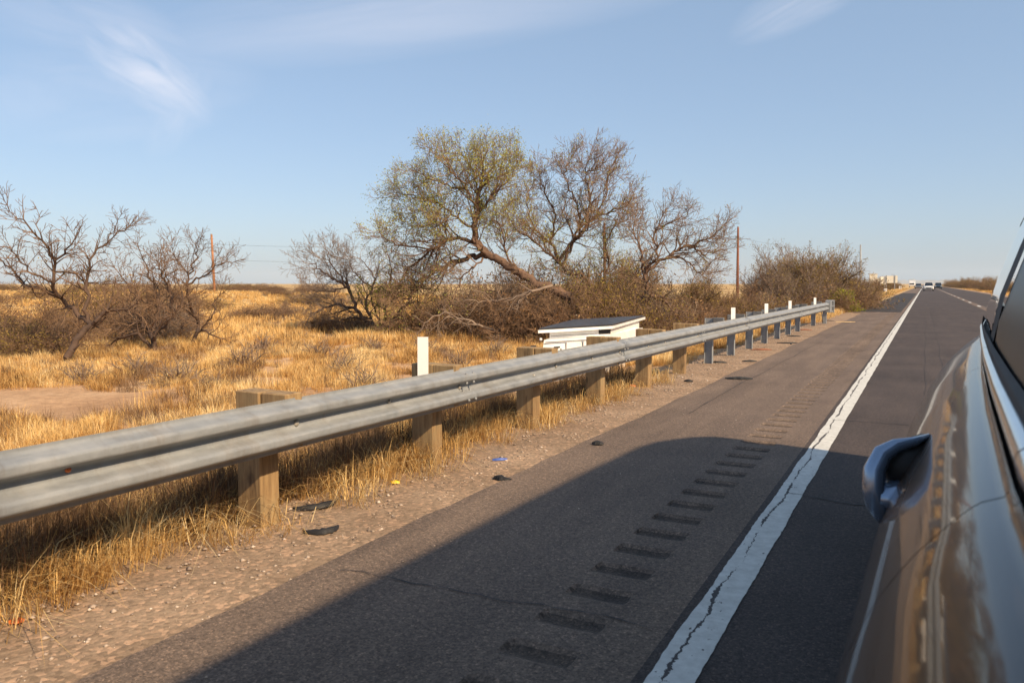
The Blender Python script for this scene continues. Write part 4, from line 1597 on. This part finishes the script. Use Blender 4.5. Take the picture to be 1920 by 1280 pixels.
# ------------------------------------------------------------------ litter
def shred(px_, py_, ln, wd, rz, label, bend=0.3, mat='black', name='tyre_scrap', hh=0.02, group=None):
    p = on_z(px_, py_, 0)
    e_z = 0.004 if p.x > XL else -0.012
    m = MB()
    n = 12
    top, bot, edge_, edge2 = [], [], [], []
    r_ = random.Random(int(px_))
    rows = []
    for i in range(n + 1):
        u = i / n
        x = (u - 0.5) * ln
        yb = bend * ln * (4 * (u - 0.5) ** 2) * 1.6 + r_.uniform(-1, 1) * wd * 0.12
        w_ = wd * (0.25 + 0.75 * math.sin(math.pi * min(1, max(0, u * 0.94 + 0.03))) ** 0.5) * r_.uniform(0.55, 1.3)
        zz = hh * math.sin(math.pi * u) + 0.006
        rows.append([(x, yb - w_ / 2, zz * 0.3), (x, yb - w_ * 0.3, zz + 0.008), (x, yb + w_ * 0.3, zz + 0.010), (x, yb + w_ / 2, zz * 0.4), (x, yb, 0.0), (x, yb - w_ / 2, zz * 0.3)])
    m.grid(rows)
    o = m.build(name, M[mat])
    o.location = (p.x, p.y, e_z)
    o.rotation_euler = (0, 0, rz)
    tag(o, label, {'tyre_scrap': 'debris', 'plastic_scrap': 'litter', 'wooden_board': 'board', 'rusty_plate': 'debris', 'plastic_strip': 'litter'}[name], group)


YR = R(90)
shred(612, 997, 0.22, 0.05, R(60), 'curved black tyre strip lying nearest the camera on the verge', 0.25)
shred(607, 948, 0.34, 0.05, R(70), 'long black tyre strip at the edge of the grass, near the first wooden post', 0.18)
shred(938, 897, 0.17, 0.07, R(-15), 'flat black rubber piece on the asphalt edge beside the tip of the van shadow', 0.1)
shred(1120, 834, 0.11, 0.06, R(10), 'small black rubber lump on the shoulder just above the van shadow', 0.1)
shred(1386, 711, 0.42, 0.10, R(20), 'large dark rubber slab on the asphalt edge level with the first steel post', 0.05)
shred(1406, 677, 0.28, 0.06, R(25), 'thin black rubber strip on gravel in front of the second steel post', 0.05)
shred(1348, 679, 0.30, 0.05, R(20), 'black strip touching the foot of the first steel post', 0.05)
shred(1482, 643, 0.55, 0.06, R(35), 'long curled black tread on gravel before the middle steel posts', 0.2)
shred(1490, 630, 0.4, 0.05, R(30), 'black tread strip between the last regular steel posts', 0.1)
shred(1548, 601, 0.7, 0.08, R(20), 'black strip beyond the foot of the end terminal', 0.05)
shred(1290, 714, 0.14, 0.06, R(-10), 'small dark scrap on gravel in front of the last wooden post', 0.05)
shred(1483, 405 + 240, 0.05, 0.03, R(0), 'tiny black crumb beside the long curled tread', 0.05)
shred(1428, 655, 0.45, 0.12, R(25), 'rust brown plate on gravel in front of the steel posts', 0.02, 'rust', 'rusty_plate')
shred(1508, 618, 0.5, 0.12, R(25), 'rust brown plate at the foot of the last steel post', 0.02, 'rust', 'rusty_plate')
shred(1585, 604, 0.75, 0.10, R(27), 'straw coloured board lying on the verge past the barrier end', 0.0, 'board', 'wooden_board', 0.005)
shred(741, 903, 0.07, 0.035, R(30), 'bright yellow scrap at the edge of the matted grass', 0.05, 'yellow', 'plastic_scrap', 0.008)
shred(938, 861, 0.13, 0.012, R(40), 'thin blue strip on the gravel verge', 0.08, 'blue', 'plastic_strip', 0.01)
shred(1186, 723, 0.09, 0.05, R(20), 'orange scrap at the foot of a wooden post', 0.05, 'orange', 'plastic_scrap', 0.015)
shred(30, 1163, 0.06, 0.025, R(50), 'orange red scrap in the grass edge at the far lower left', 0.05, 'orange', 'plastic_scrap', 0.008)


# ------------------------------------------------------------------ poles and wires
def pole(name, px_, ptop, pbot, z, r0, r1, mat, label, arms=None):
    b_ = at_depth(px_[1], pbot, z)
    tp = at_depth(px_[0], ptop, z)
    e = empty(name, (b_.x, b_.y, -0.3))
    tag(e, label, 'power pole')
    hh = tp.z + 0.3
    m = MB()
    dx, dy = tp.x - b_.x, tp.y - b_.y
    m.tube([(0, 0, -0.2), (dx * 0.5, dy * 0.5, hh / 2), (dx, dy, hh)], [r0, (r0 + r1) / 2, r1], 10)
    m.build('shaft', mat, e)
    m = MB()
    m.tube([(dx, dy, hh - 0.01), (dx, dy, hh + r1)], [r1 * 1.1, r1 * 0.6], 8)
    m.build('cap', M['pole_grey'], e)
    if arms:
        for q in arms:
            m = MB()
            m.tube([(dx - r1, dy, hh - q), (dx - r1 - 0.12, dy, hh - q + 0.02), (dx - r1 - 0.14, dy, hh - q + 0.12)], [0.05, 0.05, 0.03], 6)
            m.build('insulator', M['pole_grey'], e)
    return tp


tp1 = pole('power_pole', (396.5, 402.5), 440, 540, 95, 0.17, 0.12, M['pole_wood'], 'thin orange wooden pole behind the right-hand tree of the left group', (1.1,))
tp2 = pole('power_pole', (1133, 1134), 418, 560, 92, 0.17, 0.13, M['pole_rust'], 'rust brown pole seen through the branches of the tall brown mesquite', (1.1,))
tp3 = pole('power_pole', (1384, 1382.5), 426, 560, 88, 0.17, 0.11, M['pole_rust'], 'dark red steel pole rising above the low trees right of the large group', (1.1,))
tp4 = pole('power_pole', (1613.5, 1613), 460, 560, 120, 0.20, 0.10, M['pole_grey'], 'thin pale grey pole above the far right end of the tree row', (1.1,))
tp0 = at_depth(-900, 470, 140)


def wire(a, b_, drop, sag, label):
    m = MB()
    pts = []
    for i in range(17):
        u = i / 16
        p = a.lerp(b_, u)
        pts.append((p.x, p.y, p.z - drop - sag * 4 * u * (1 - u)))
    m.tube(pts, 0.010, 5)
    tag(m.build('power_cable', M['cable']), label, 'cable')


wire(tp0, tp1, 1.1, 0.6, 'power cable running off the left edge from the orange pole')
wire(tp1, tp2, 1.1, 0.9, 'upper cable crossing the sky between the orange pole and the large trees')
wire(tp1, tp2, 2.9, 0.9, 'lower cable crossing the sky between the orange pole and the large trees')
wire(tp2, tp3, 1.1, 0.5, 'cable hidden mostly in branches left of the dark red pole')
wire(tp3, tp4, 1.1, 0.5, 'faint cable between the dark red pole and the thin grey pole')

# ------------------------------------------------------------------ white vehicle behind the rail
ZV = 14.6
kx = ZV / F


def vp(px_, py_, dz=0.0):
    return at_depth(px_, py_, ZV + dz)


P0, P1, P2, P3 = vp(1009, 619), vp(1149, 611, 1.2), vp(1210, 594, 4.3), vp(1075, 601.5, 3.4)
ctr = (P0 + P1 + P2 + P3) / 4
wv = empty('stranded_vehicle', (ctr.x, ctr.y, -0.45))
tag(wv, 'boxy white vehicle with a tilted black roof, half hidden behind the guardrail', 'vehicle')


def loc(p):
    return Vector((p.x - ctr.x, p.y - ctr.y, p.z + 0.45))


def slab(mb, quad, down):
    q = [loc(p) for p in quad]
    dn = [p + Vector((0, 0, -down)) for p in q]
    mb.add([*q, *dn], [(0, 1, 2, 3), (7, 6, 5, 4), (0, 4, 5, 1), (1, 5, 6, 2), (2, 6, 7, 3), (3, 7, 4, 0)])


def inset(quad, k_, dz):
    c = sum(quad, Vector()) / 4
    return [c + (p - c) * k_ + Vector((0, 0, dz)) for p in quad]


m = MB()
slab(m, [P0, P1, P2, P3], 0.055)
m.build('roof_edge', M['white_paint'], wv)
m = MB()
slab(m, inset([P0, P1, P2, P3], 0.985, 0.035), 0.034)
m.build('roof', M['roof_black'], wv)
# upper body (walls under the overhang)
U = inset([P0, P1, P2, P3], 0.82, -0.058)
U[1] = U[1] + (P1 - U[1]) * 0.25
U[2] = U[2] + (P2 - U[2]) * 0.25
m = MB()
slab(m, U, 0.75)
m.build('upper_body', M['white_paint'], wv)
# lower body, stands out at the near left side
Lq = [vp(1020, 636, -0.15), vp(1125, 633, 0.72), vp(1205, 618, 3.9), vp(1075, 620, 3.5)]
cL = sum(Lq, Vector()) / 4
zl = P0.z - 0.17
Lq = [Vector((p.x, p.y, zl)) for p in Lq]
Lb = [Vector((p.x, p.y, -0.42)) for p in [vp(1008, 640, -0.2), vp(1128, 640, 0.65), vp(1212, 640, 4.0), vp(1070, 640, 3.6)]]
m = MB()
q = [loc(p) for p in Lq + Lb]
m.add(q, [(0, 1, 2, 3), (7, 6, 5, 4), (0, 4, 5, 1), (1, 5, 6, 2), (2, 6, 7, 3), (3, 7, 4, 0)])
body_o = m.build('lower_body', M['white_paint'], wv)
fdir = (Lq[1] - Lq[0]).normalized()
nrm = Vector((fdir.y, -fdir.x, 0))


def panel(name, u0, u1, z0, z1, mat, off, base=Lq, th=0.02):
    a = base[0].lerp(base[1], u0)
    b_ = base[0].lerp(base[1], u1)
    m = MB()
    vs = []
    for o_ in (off, off - th):
        for p, zz in ((a, z0), (b_, z0), (b_, z1), (a, z1)):
            vs.append(loc(Vector((p.x, p.y, zz)) + nrm * o_))
    m.add(vs, [(0, 1, 2, 3), (7, 6, 5, 4), (0, 4, 5, 1), (1, 5, 6, 2), (2, 6, 7, 3), (3, 7, 4, 0)])
    return m.build(name, mat, wv)


panel('door_handle', 0.14, 0.24, zl - 0.155, zl - 0.125, M['black'], 0.06)
panel('window', 0.80, 1.00, P1.z - 0.16, P1.z - 0.075, M['black'], 0.012, U)
panel('seam', 0.27, 0.275, -0.3, zl - 0.17, M['block_dark'], 0.045, th=0.03)
panel('hatch', 0.36, 0.62, -0.25, zl - 0.06, M['white_paint'], 0.052)
panel('hatch', 0.66, 0.93, -0.25, zl - 0.06, M['white_paint'], 0.052)
panel('rub_strip', 0.0, 1.0, zl - 0.045, zl - 0.030, M['block_dark'], 0.048, th=0.012)
panel('wall_seam', 0.02, 0.78, P1.z - 0.150, P1.z - 0.144, M['block_dark'], 0.006, U, th=0.01)
mp_ = loc(vp(1000, 650, -0.2))
m = MB()
m.box(tuple(mp_), (0.11, 0.06, 0.045), YAW, 0.01)
m.build('mirror', M['black'], wv)
m = MB()
q = loc(vp(1014, 636, -0.1))
m.box(tuple(q), (0.05, 0.03, 0.05), YAW, 0.01)
m.build('lamp', M['lamp_glass'], wv)
for a, b_ in ((0.2, Lq), (0.8, Lq)):
    c0 = Lq[0].lerp(Lq[3], a)
    c1 = Lq[1].lerp(Lq[2], a)
    for c_ in (c0, c1):
        m = MB()
        ax = (Lq[1] - Lq[0]).normalized() * 0.1
        pc = loc(Vector((c_.x, c_.y, -0.28)))
        m.tube([pc - ax, pc + ax], 0.22, 18)
        m.build('wheel', M['black'], wv)


# ------------------------------------------------------------------ cars following
def make_car(name, x, y, paint, label, suv=True, w_=1.92, h_=1.75, ln=4.8):
    e = empty(name, (x, y, 0))
    tag(e, label, 'car')
    hw = w_ / 2
    # cross sections from front (y=0) to rear (+y): (y, half width, z bottom, z top)
    m = MB()
    hood = 1.02 if suv else 0.85
    secs = [(0.0, hw * 0.80, 0.42, hood - 0.28), (0.10, hw * 0.92, 0.30, hood - 0.14), (0.45, hw * 0.98, 0.28, hood - 0.05), (1.2, hw, 0.28, hood),
            (1.5, hw, 0.28, hood + 0.03), (ln * 0.6, hw, 0.28, hood + 0.06), (ln - 0.25, hw * 0.98, 0.28, hood + 0.05), (ln, hw * 0.88, 0.4, hood - 0.05)]
    rows = []
    for yy, a, zb, zt in secs:
        rows.append([(-a * 0.9, yy, zb), (-a, yy, zb + 0.15), (-a, yy, (zb + zt) / 2 + 0.05), (-a * 0.95, yy, zt - 0.06), (-a * 0.8, yy, zt), (0, yy, zt + 0.03), (a * 0.8, yy, zt), (a * 0.95, yy, zt - 0.06), (a, yy, (zb + zt) / 2 + 0.05), (a, yy, zb + 0.15), (a * 0.9, yy, zb), (-a * 0.9, yy, zb)])
    m.grid(rows)
    nc = 12
    m.f.append(tuple(range(11)))
    m.s.append(False)
    o_ = len(rows) - 1
    m.f.append(tuple(o_ * nc + i for i in range(10, -1, -1)))
    m.s.append(False)
    body = m.build('body', paint, e)
    m = MB()
    rows = []
    y0 = 1.35
    for yy, zt, a in ((y0, hood, hw * 0.86), (y0 + 0.75, h_ - 0.05, hw * 0.72), (y0 + 1.3, h_, hw * 0.72), (ln - 0.75, h_ - 0.03, hw * 0.72), (ln - 0.15, hood + 0.05, hw * 0.84)):
        rows.append([(-hw * 0.90, yy, hood - 0.03), (-a, yy, zt - 0.02 if zt > hood else zt), (0, yy, zt + 0.02), (a, yy, zt - 0.02 if zt > hood else zt), (hw * 0.90, yy, hood - 0.03)])
    m.grid(rows, False)
    m.build('cabin', M['dark_glass'], e)
    m = MB()
    m.box((0, (y0 + 0.8 + ln - 0.7) / 2, h_ + 0.02), (w_ * 0.74, ln - 0.7 - y0 - 0.75, 0.06), 0, 0.02)
    m.build('roof', paint, e)
    for sx in (-1, 1):
        for ps in ((0, 1), (2, 3)):
            pass
        m = MB()
        m.tube([(sx * hw * 0.89, y0 - 0.02, hood), (sx * hw * 0.73, y0 + 0.74, h_)], 0.045, 6)
        m.build('pillar', paint, e)
        m = MB()
        m.box((sx * hw * 0.74, 0.02, hood - 0.22), (0.36, 0.12, 0.13), 0, 0.03)
        m.build('headlight', M['lamp_glass'], e)
        m = MB()
        m.box((sx * (hw + 0.10), y0 + 0.3, hood + 0.12), (0.2, 0.10, 0.15), 0, 0.03)
        m.build('wing_mirror', paint, e)
        for yy in (0.85, ln - 0.9):
            m = MB()
            m.tube([(sx * (hw - 0.20), yy, 0.34), (sx * (hw + 0.01), yy, 0.34)], 0.34, 18)
            m.build('wheel', M['black'], e)
    m = MB()
    m.box((0, -0.01, hood - 0.36), (w_ * 0.50, 0.06, 0.17), 0, 0.02)
    m.build('grille', M['black'], e)
    m = MB()
    m.box((0, 0.0, 0.40), (w_ * 0.86, 0.12, 0.14), 0, 0.03)
    m.build('bumper', M['black'], e)
    return e


def road_at(px_, w_px, real):
    z = real * F / w_px
    p = at_depth(px_, 532, z)
    return p.x, p.y


x, y = road_at(1740.5, 17.5, 1.95)
make_car('following_car', x + 0.1, y, M['white_paint'], 'white car with dark windscreen driving in the lane behind', True)
x, y = road_at(1722, 11.5, 1.85)
make_car('following_car', x, y, M['grey_paint'], 'dark grey car with bright headlights left of the white car', False, 1.85, 1.5)
x, y = road_at(1759.5, 12.5, 1.95)
make_car('following_car', x, y, M['dark_paint'], 'dark blue-green car in the far lane right of the white car', True)


# ------------------------------------------------------------------ signs and buildings far down the road
def sign(px0, px1, py0, py1, z, label, posts_px, pbot, mat=M['cream'], skew=0.0):
    a = at_depth((px0 + px1) / 2, py1, z)
    e = empty('road_sign', (a.x, a.y, 0))
    tag(e, label, 'sign')
    k_ = z / F
    wd, hh = (px1 - px0) * k_, (py1 - py0) * k_
    zt = at_depth(px0, py0, z).z
    m = MB()
    m.box((0, 0, zt - hh / 2), (wd, 0.06, hh), YAW * 0.3 + skew, 0.01)
    m.build('panel', mat, e)
    for px_ in posts_px:
        m = MB()
        dx = (px_ - (px0 + px1) / 2) * k_
        rz = YAW * 0.3 + skew
        m.box((dx * math.cos(rz) + 0.10 * math.sin(rz), dx * math.sin(rz) - 0.10 * math.cos(rz), (zt + 0.1) / 2 - 0.2), (0.16, 0.10, zt + 0.5), rz)
        m.build('post', M['pole_grey'], e)
    return e


sign(1659.5, 1681.5, 517, 530.5, 190, 'cream board on two posts left of the road in the distance', (1662.5, 1677), 543)
sign(1648, 1661, 519, 533, 200, 'second cream board just left of the two-post one', (1650, 1658), 543, skew=0.25)
p = at_depth(1637, 530, 260)
e = empty('storage_building', (p.x, p.y, 0))
tag(e, 'tall cream block behind the bushes left of the roadside boards', 'building')
m = MB()
m.box((0, 0, 2.1), (13 * 260 / F, 4, 5.2), 0.1)
m.build('wall', M['cream'], e)
m = MB()
m.box((0, 0, 4.75), (13 * 260 / F + 0.2, 4.2, 0.12), 0.1)
m.build('roof', M['white'], e)
m = MB()
m.box((1.9, 0.2, 1.4), (2.2, 3.4, 3.8), 0.1)
m.build('annex', M['cream'], e)
p = at_depth(1710, 533, 330)
e = empty('box_truck', (p.x, p.y, 0))
tag(e, 'small white truck far off beside the left road edge', 'truck')
m = MB()
m.box((0, 2.5, 1.7), (2.2, 5.5, 2.2), 0, 0.06)
m.build('cargo_box', M['white'], e)
m = MB()
m.box((0, -1.0, 1.2), (2.1, 1.5, 1.4), 0, 0.15)
m.build('cab', M['white_paint'], e)
m = MB()
m.box((0, -1.76, 1.5), (1.7, 0.05, 0.5), 0, 0.02)
m.build('windscreen', M['dark_glass'], e)
for sx in (-0.9, 0.9):
    for yy in (-1, 3.8):
        m = MB()
        m.tube([(sx - 0.12, yy, 0.45), (sx + 0.12, yy, 0.45)], 0.45, 14)
        m.build('wheel', M['black'], e)
for px_, sd_ in ((1686, 'left'), (1689, 'right')):
    p = at_depth(px_, 544, 170)
    m = MB()
    m.box((p.x, p.y, 0.45), (0.12, 0.12, 1.1), 0.3, 0.02)
    m.tube([(p.x, p.y, 0.98), (p.x, p.y, 1.06)], [0.07, 0.02], 6)
    tag(m.build('marker_post', M['white']), sd_ + ' one of two short white posts in the grass near the two-post board', 'post', 'pair of white marker posts')
p = at_depth(1660, 544, 150)
e = empty('utility_cabinet', (p.x, p.y, -0.2))
tag(e, 'small white cabinet on a dark slab below the two-post board', 'cabinet')
m = MB()
m.box((0, 0, 0.5), (0.5, 0.4, 0.55), 0.3, 0.03)
m.build('cabinet', M['white'], e)
m = MB()
m.box((0, 0, 0.12), (1.3, 0.7, 0.2), 0.3, 0.02)
m.build('slab', M['block_dark'], e)

# ------------------------------------------------------------------ the van the photograph is taken from
van = empty('passenger_van', (1.0, 2.0, 0))
tag(van, 'glossy dark brown vehicle whose reflective side, trim and door handle fill the right edge', 'van')


def VL(x, y, z):
    return (x - 1.0, y - 2.0, z)


def Pofs(s):
    pts = [(-3.0, 0.10), (-1.5, 0.0), (0.3, 0.0), (1.2, 0.005), (2.15, 0.035), (3.0, 0.07), (3.95, 0.12), (5.0, 0.185), (5.8, 0.26), (6.3, 0.32), (6.6, 0.37), (6.8, 0.43)]
    if s <= pts[0][0]:
        return pts[0][1]
    for (a, pa), (b_, pb) in zip(pts, pts[1:]):
        if s <= b_:
            u = (s - a) / (b_ - a)
            return pa + (pb - pa) * u
    return pts[-1][1]


# profile: (x offset, drop below the camera height)
lower = [(0.106, 0.262), (0.107, 0.292), (0.102, 0.300), (0.090, 0.305), (0.075, 0.311), (0.063, 0.320), (0.052, 0.331), (0.040, 0.344),
         (0.026, 0.360), (0.010, 0.379), (-0.008, 0.402), (-0.027, 0.430), (-0.048, 0.465), (-0.070, 0.510), (-0.092, 0.565), (-0.112, 0.635), (-0.130, 0.72), (-0.146, 0.82), (-0.158, 0.94), (-0.160, 1.05), (-0.13, 1.17), (-0.04, 1.24)]
trim = [(0.150, 0.233), (0.140, 0.226), (0.127, 0.227), (0.116, 0.236), (0.112, 0.248), (0.112, 0.260)]


def tap(dz):
    if dz < 0.262:
        return max(0.66, 1.0 - (0.262 - dz) * 6)
    return 1.0 if dz < 0.3 else max(0.42, 1.0 - (dz - 0.3) * 0.95)


def lower_pt(i, s, out_=0.0):
    xo, dz = lower[i]
    return VL(Pofs(s) + xo - out_, s, H - dz)


def stations(a, b_, st=0.10):
    n = max(2, int((b_ - a) / st))
    return [a + (b_ - a) * i / n for i in range(n + 1)]


def roofz(s):
    return H + 0.93 - 0.30 * max(0.0, (s - 5.9) / 0.9) ** 2


def side_patch(name, prof_, a, b_, mat, parent=van, out_=0.0, mirror=False):
    m = MB()
    rows = []
    for s in stations(a, b_):
        row = []
        for xo, dz in prof_:
            x = Pofs(s) * tap(dz) + xo - out_
            if mirror:
                x = 2.0 - x
            row.append(VL(x, s, min(H - dz, roofz(s) + 0.012)))
        rows.append(row if not mirror else row[::-1])
    m.grid(rows)
    o = m.build(name, mat, parent)
    return o


def roof_h(s):
    return 0.50 if s < 6.2 else 0.50 - (s - 6.2) * 0.35


gap = 0.006
for nm, a, b_ in (('front_fender', -3.0, -0.9), ('front_door', -0.9 + gap, 1.30), ('rear_door', 1.30 + gap, 3.30), ('quarter_panel', 3.30 + gap, 6.8)):
    side_patch(nm, lower, a, b_, M['van'])
inner = [(x + 0.012, dz + 0.003) for x, dz in lower]
side_patch('inner_frame', inner, -3.0, 6.79, M['black'])
side_patch('far_side', [(0.08, 0.266)] + lower[3:], -3.0, 6.8, M['van'], mirror=True)
for a, b_ in ((-0.85, 1.30), (1.31, 3.30), (3.31, 5.9)):
    side_patch('belt_trim', trim, a, b_, M['chrome'])
# greenhouse
TUM = 0.26


def gl(dz0, dz1, n=6, off=0.0):
    return [(0.152 + (0.232 - (dz0 + (dz1 - dz0) * i / n)) * TUM + off + 0.05 * ((0.232 - (dz0 + (dz1 - dz0) * i / n)) / 0.73) ** 2, dz0 + (dz1 - dz0) * i / n) for i in range(n + 1)]


side_patch('rear_window', gl(0.235, -0.36), 3.75, 6.0, M['dark_glass'])
side_patch('side_window', gl(0.235, -0.36, off=0.004), 1.45, 3.35, M['dark_interior'])
for a, b_ in ((1.22, 1.45), (3.35, 3.75)):
    side_patch('pillar', gl(0.240, -0.92), a, b_, M['black'], out_=0.006)
side_patch('rear_pillar', gl(0.262, -0.92), 6.0, 6.8, M['van'])
side_patch('window_seal', [(0.154, 0.232), (0.138, 0.2255), (0.148, 0.214), (0.160, 0.205)], -0.85, 6.0, M['black'])
side_patch('far_window', gl(0.262, -0.92), -1.0, 6.8, M['dark_glass'], mirror=True)
side_patch('roof_rail', gl(-0.36, -0.94), -1.0, 6.75, M['van'], out_=0.004)
# roof
m = MB()
rows = []
for s in stations(-1.3, 6.8, 0.3):
    e0 = 0.152 + (0.232 + 0.93) * TUM + 0.07 + Pofs(s) * 0.66
    row = []
    for i in range(13):
        u = i / 12
        x = e0 + (2.0 - 2 * e0) * u
        row.append(VL(x, s, roofz(s) + 0.10 * (1 - abs(2 * u - 1) ** 2.5)))
    rows.append(row)
m.grid(rows)
m.build('roof', M['van'], van)
# rear face, front face, bonnet, floor
def closing(name, s, mat, ztop=0.92):
    m = MB()
    lf = [(Pofs(s) * tap(dz) + xo, H - dz) for xo, dz in ([(0.52, -ztop)] + [(0.152, 0.232)] + lower[3:])]
    pts = [VL(x, s, z) for x, z in lf] + [VL(2 - x, s, z) for x, z in lf[::-1]]
    m.add(pts, [tuple(range(len(pts)))])
    return m.build(name, mat, van)


closing('tailgate', 6.79, M['van'], 0.63)
closing('nose', -3.0, M['van'], -0.20)
m = MB()
m.grid([[VL(0.05, -3.0, 0.95), VL(1.0, -3.0, 1.03), VL(1.95, -3.0, 0.95)], [VL(0.04, -2.0, H - 0.27), VL(1.0, -2.0, H - 0.2), VL(1.96, -2.0, H - 0.27)]])
m.build('bonnet', M['van'], van)
m = MB()
m.grid([[VL(0.10, -2.0, H - 0.26), VL(1.0, -2.05, H - 0.22), VL(1.90, -2.0, H - 0.26)], [VL(0.5, -1.2, H + 0.92), VL(1.0, -1.25, H + 1.02), VL(1.5, -1.2, H + 0.92)]])
m.build('windscreen', M['dark_glass'], van)
m = MB()
m.box(VL(1.0, 1.9, 0.32), (1.9, 9.2, 0.12))
m.build('floor', M['black'], van)
for sx in (0.12, 1.88):
    for s in (-1.9, 5.2):
        m = MB()
        m.tube([VL(sx - 0.11, s, 0.38), VL(sx + 0.11, s, 0.38)], 0.38, 24)
        wh = m.build('wheel', M['black'], van)
        m = MB()
        sgn = -1 if sx < 1 else 1
        m.tube([VL(sx + sgn * 0.10, s, 0.38), VL(sx + sgn * 0.115, s, 0.38)], 0.22, 24)
        m.build('rim', M['chrome'], wh)
# pull handle standing off the door
ZHN = 2.15


def hp(px_, py_, dz=0.0):
    p = at_depth(px_, py_, ZHN + dz)
    return VL(p.x, p.y, p.z)


kz = ZHN / F
m = MB()
m.tube([hp(1742, 818, .03), hp(1712, 829), hp(1680, 836), hp(1655, 850), hp(1640, 880), hp(1638, 915), hp(1645, 945), hp(1652, 968), hp(1655, 984)],
       [q * kz for q in (6, 10, 14, 18, 20, 21, 20, 13, 3)], 20, sc=(1.0, 1.0))
m.build('door_handle', M['handle'], van)
m = MB()
m.tube([hp(1642, 932, -.01), hp(1668, 934, 0), hp(1700, 922, .03), hp(1735, 905, .08)], [q * kz for q in (16, 31, 29, 24)], 18)
m.build('handle_mount', M['handle'], van)
m = MB()
m.tube([hp(1655, 935, .06), hp(1685, 925, .08), hp(1735, 905, .12)], [q * kz for q in (22, 44, 48)], 16)
m.build('handle_gap_backing', M['black'], van)  # black body sized to paint the gap behind the mount dark
m = MB()
m.tube([hp(1658, 885, .03), hp(1685, 872, .03), hp(1740, 856, .06)], [q * kz for q in (16, 40, 46)], 16)
m.build('handle_gap_shade', M['black'], van)  # solid black filler standing in for the shade inside the handle opening

# ------------------------------------------------------------------ haze
hz = MB()
hz.box((0, 4500, 70), (17000, 12500, 160))
o = hz.build('haze', None)
mt = D.materials.new('haze')
mt.use_nodes = True
t = mt.node_tree
for n_ in list(t.nodes):
    t.nodes.remove(n_)
oo = N(t, 'ShaderNodeOutputMaterial')
pv = N(t, 'ShaderNodeVolumePrincipled')
pv.inputs['Color'].default_value = (0.72, 0.86, 1.0, 1)
pv.inputs['Density'].default_value = 0.00007
pv.inputs['Anisotropy'].default_value = 0.0
t.links.new(pv.outputs[0], oo.inputs['Volume'])
o.data.materials.append(mt)
tag(o, 'thin pale haze in the air over the far plain', 'haze', kind='stuff')
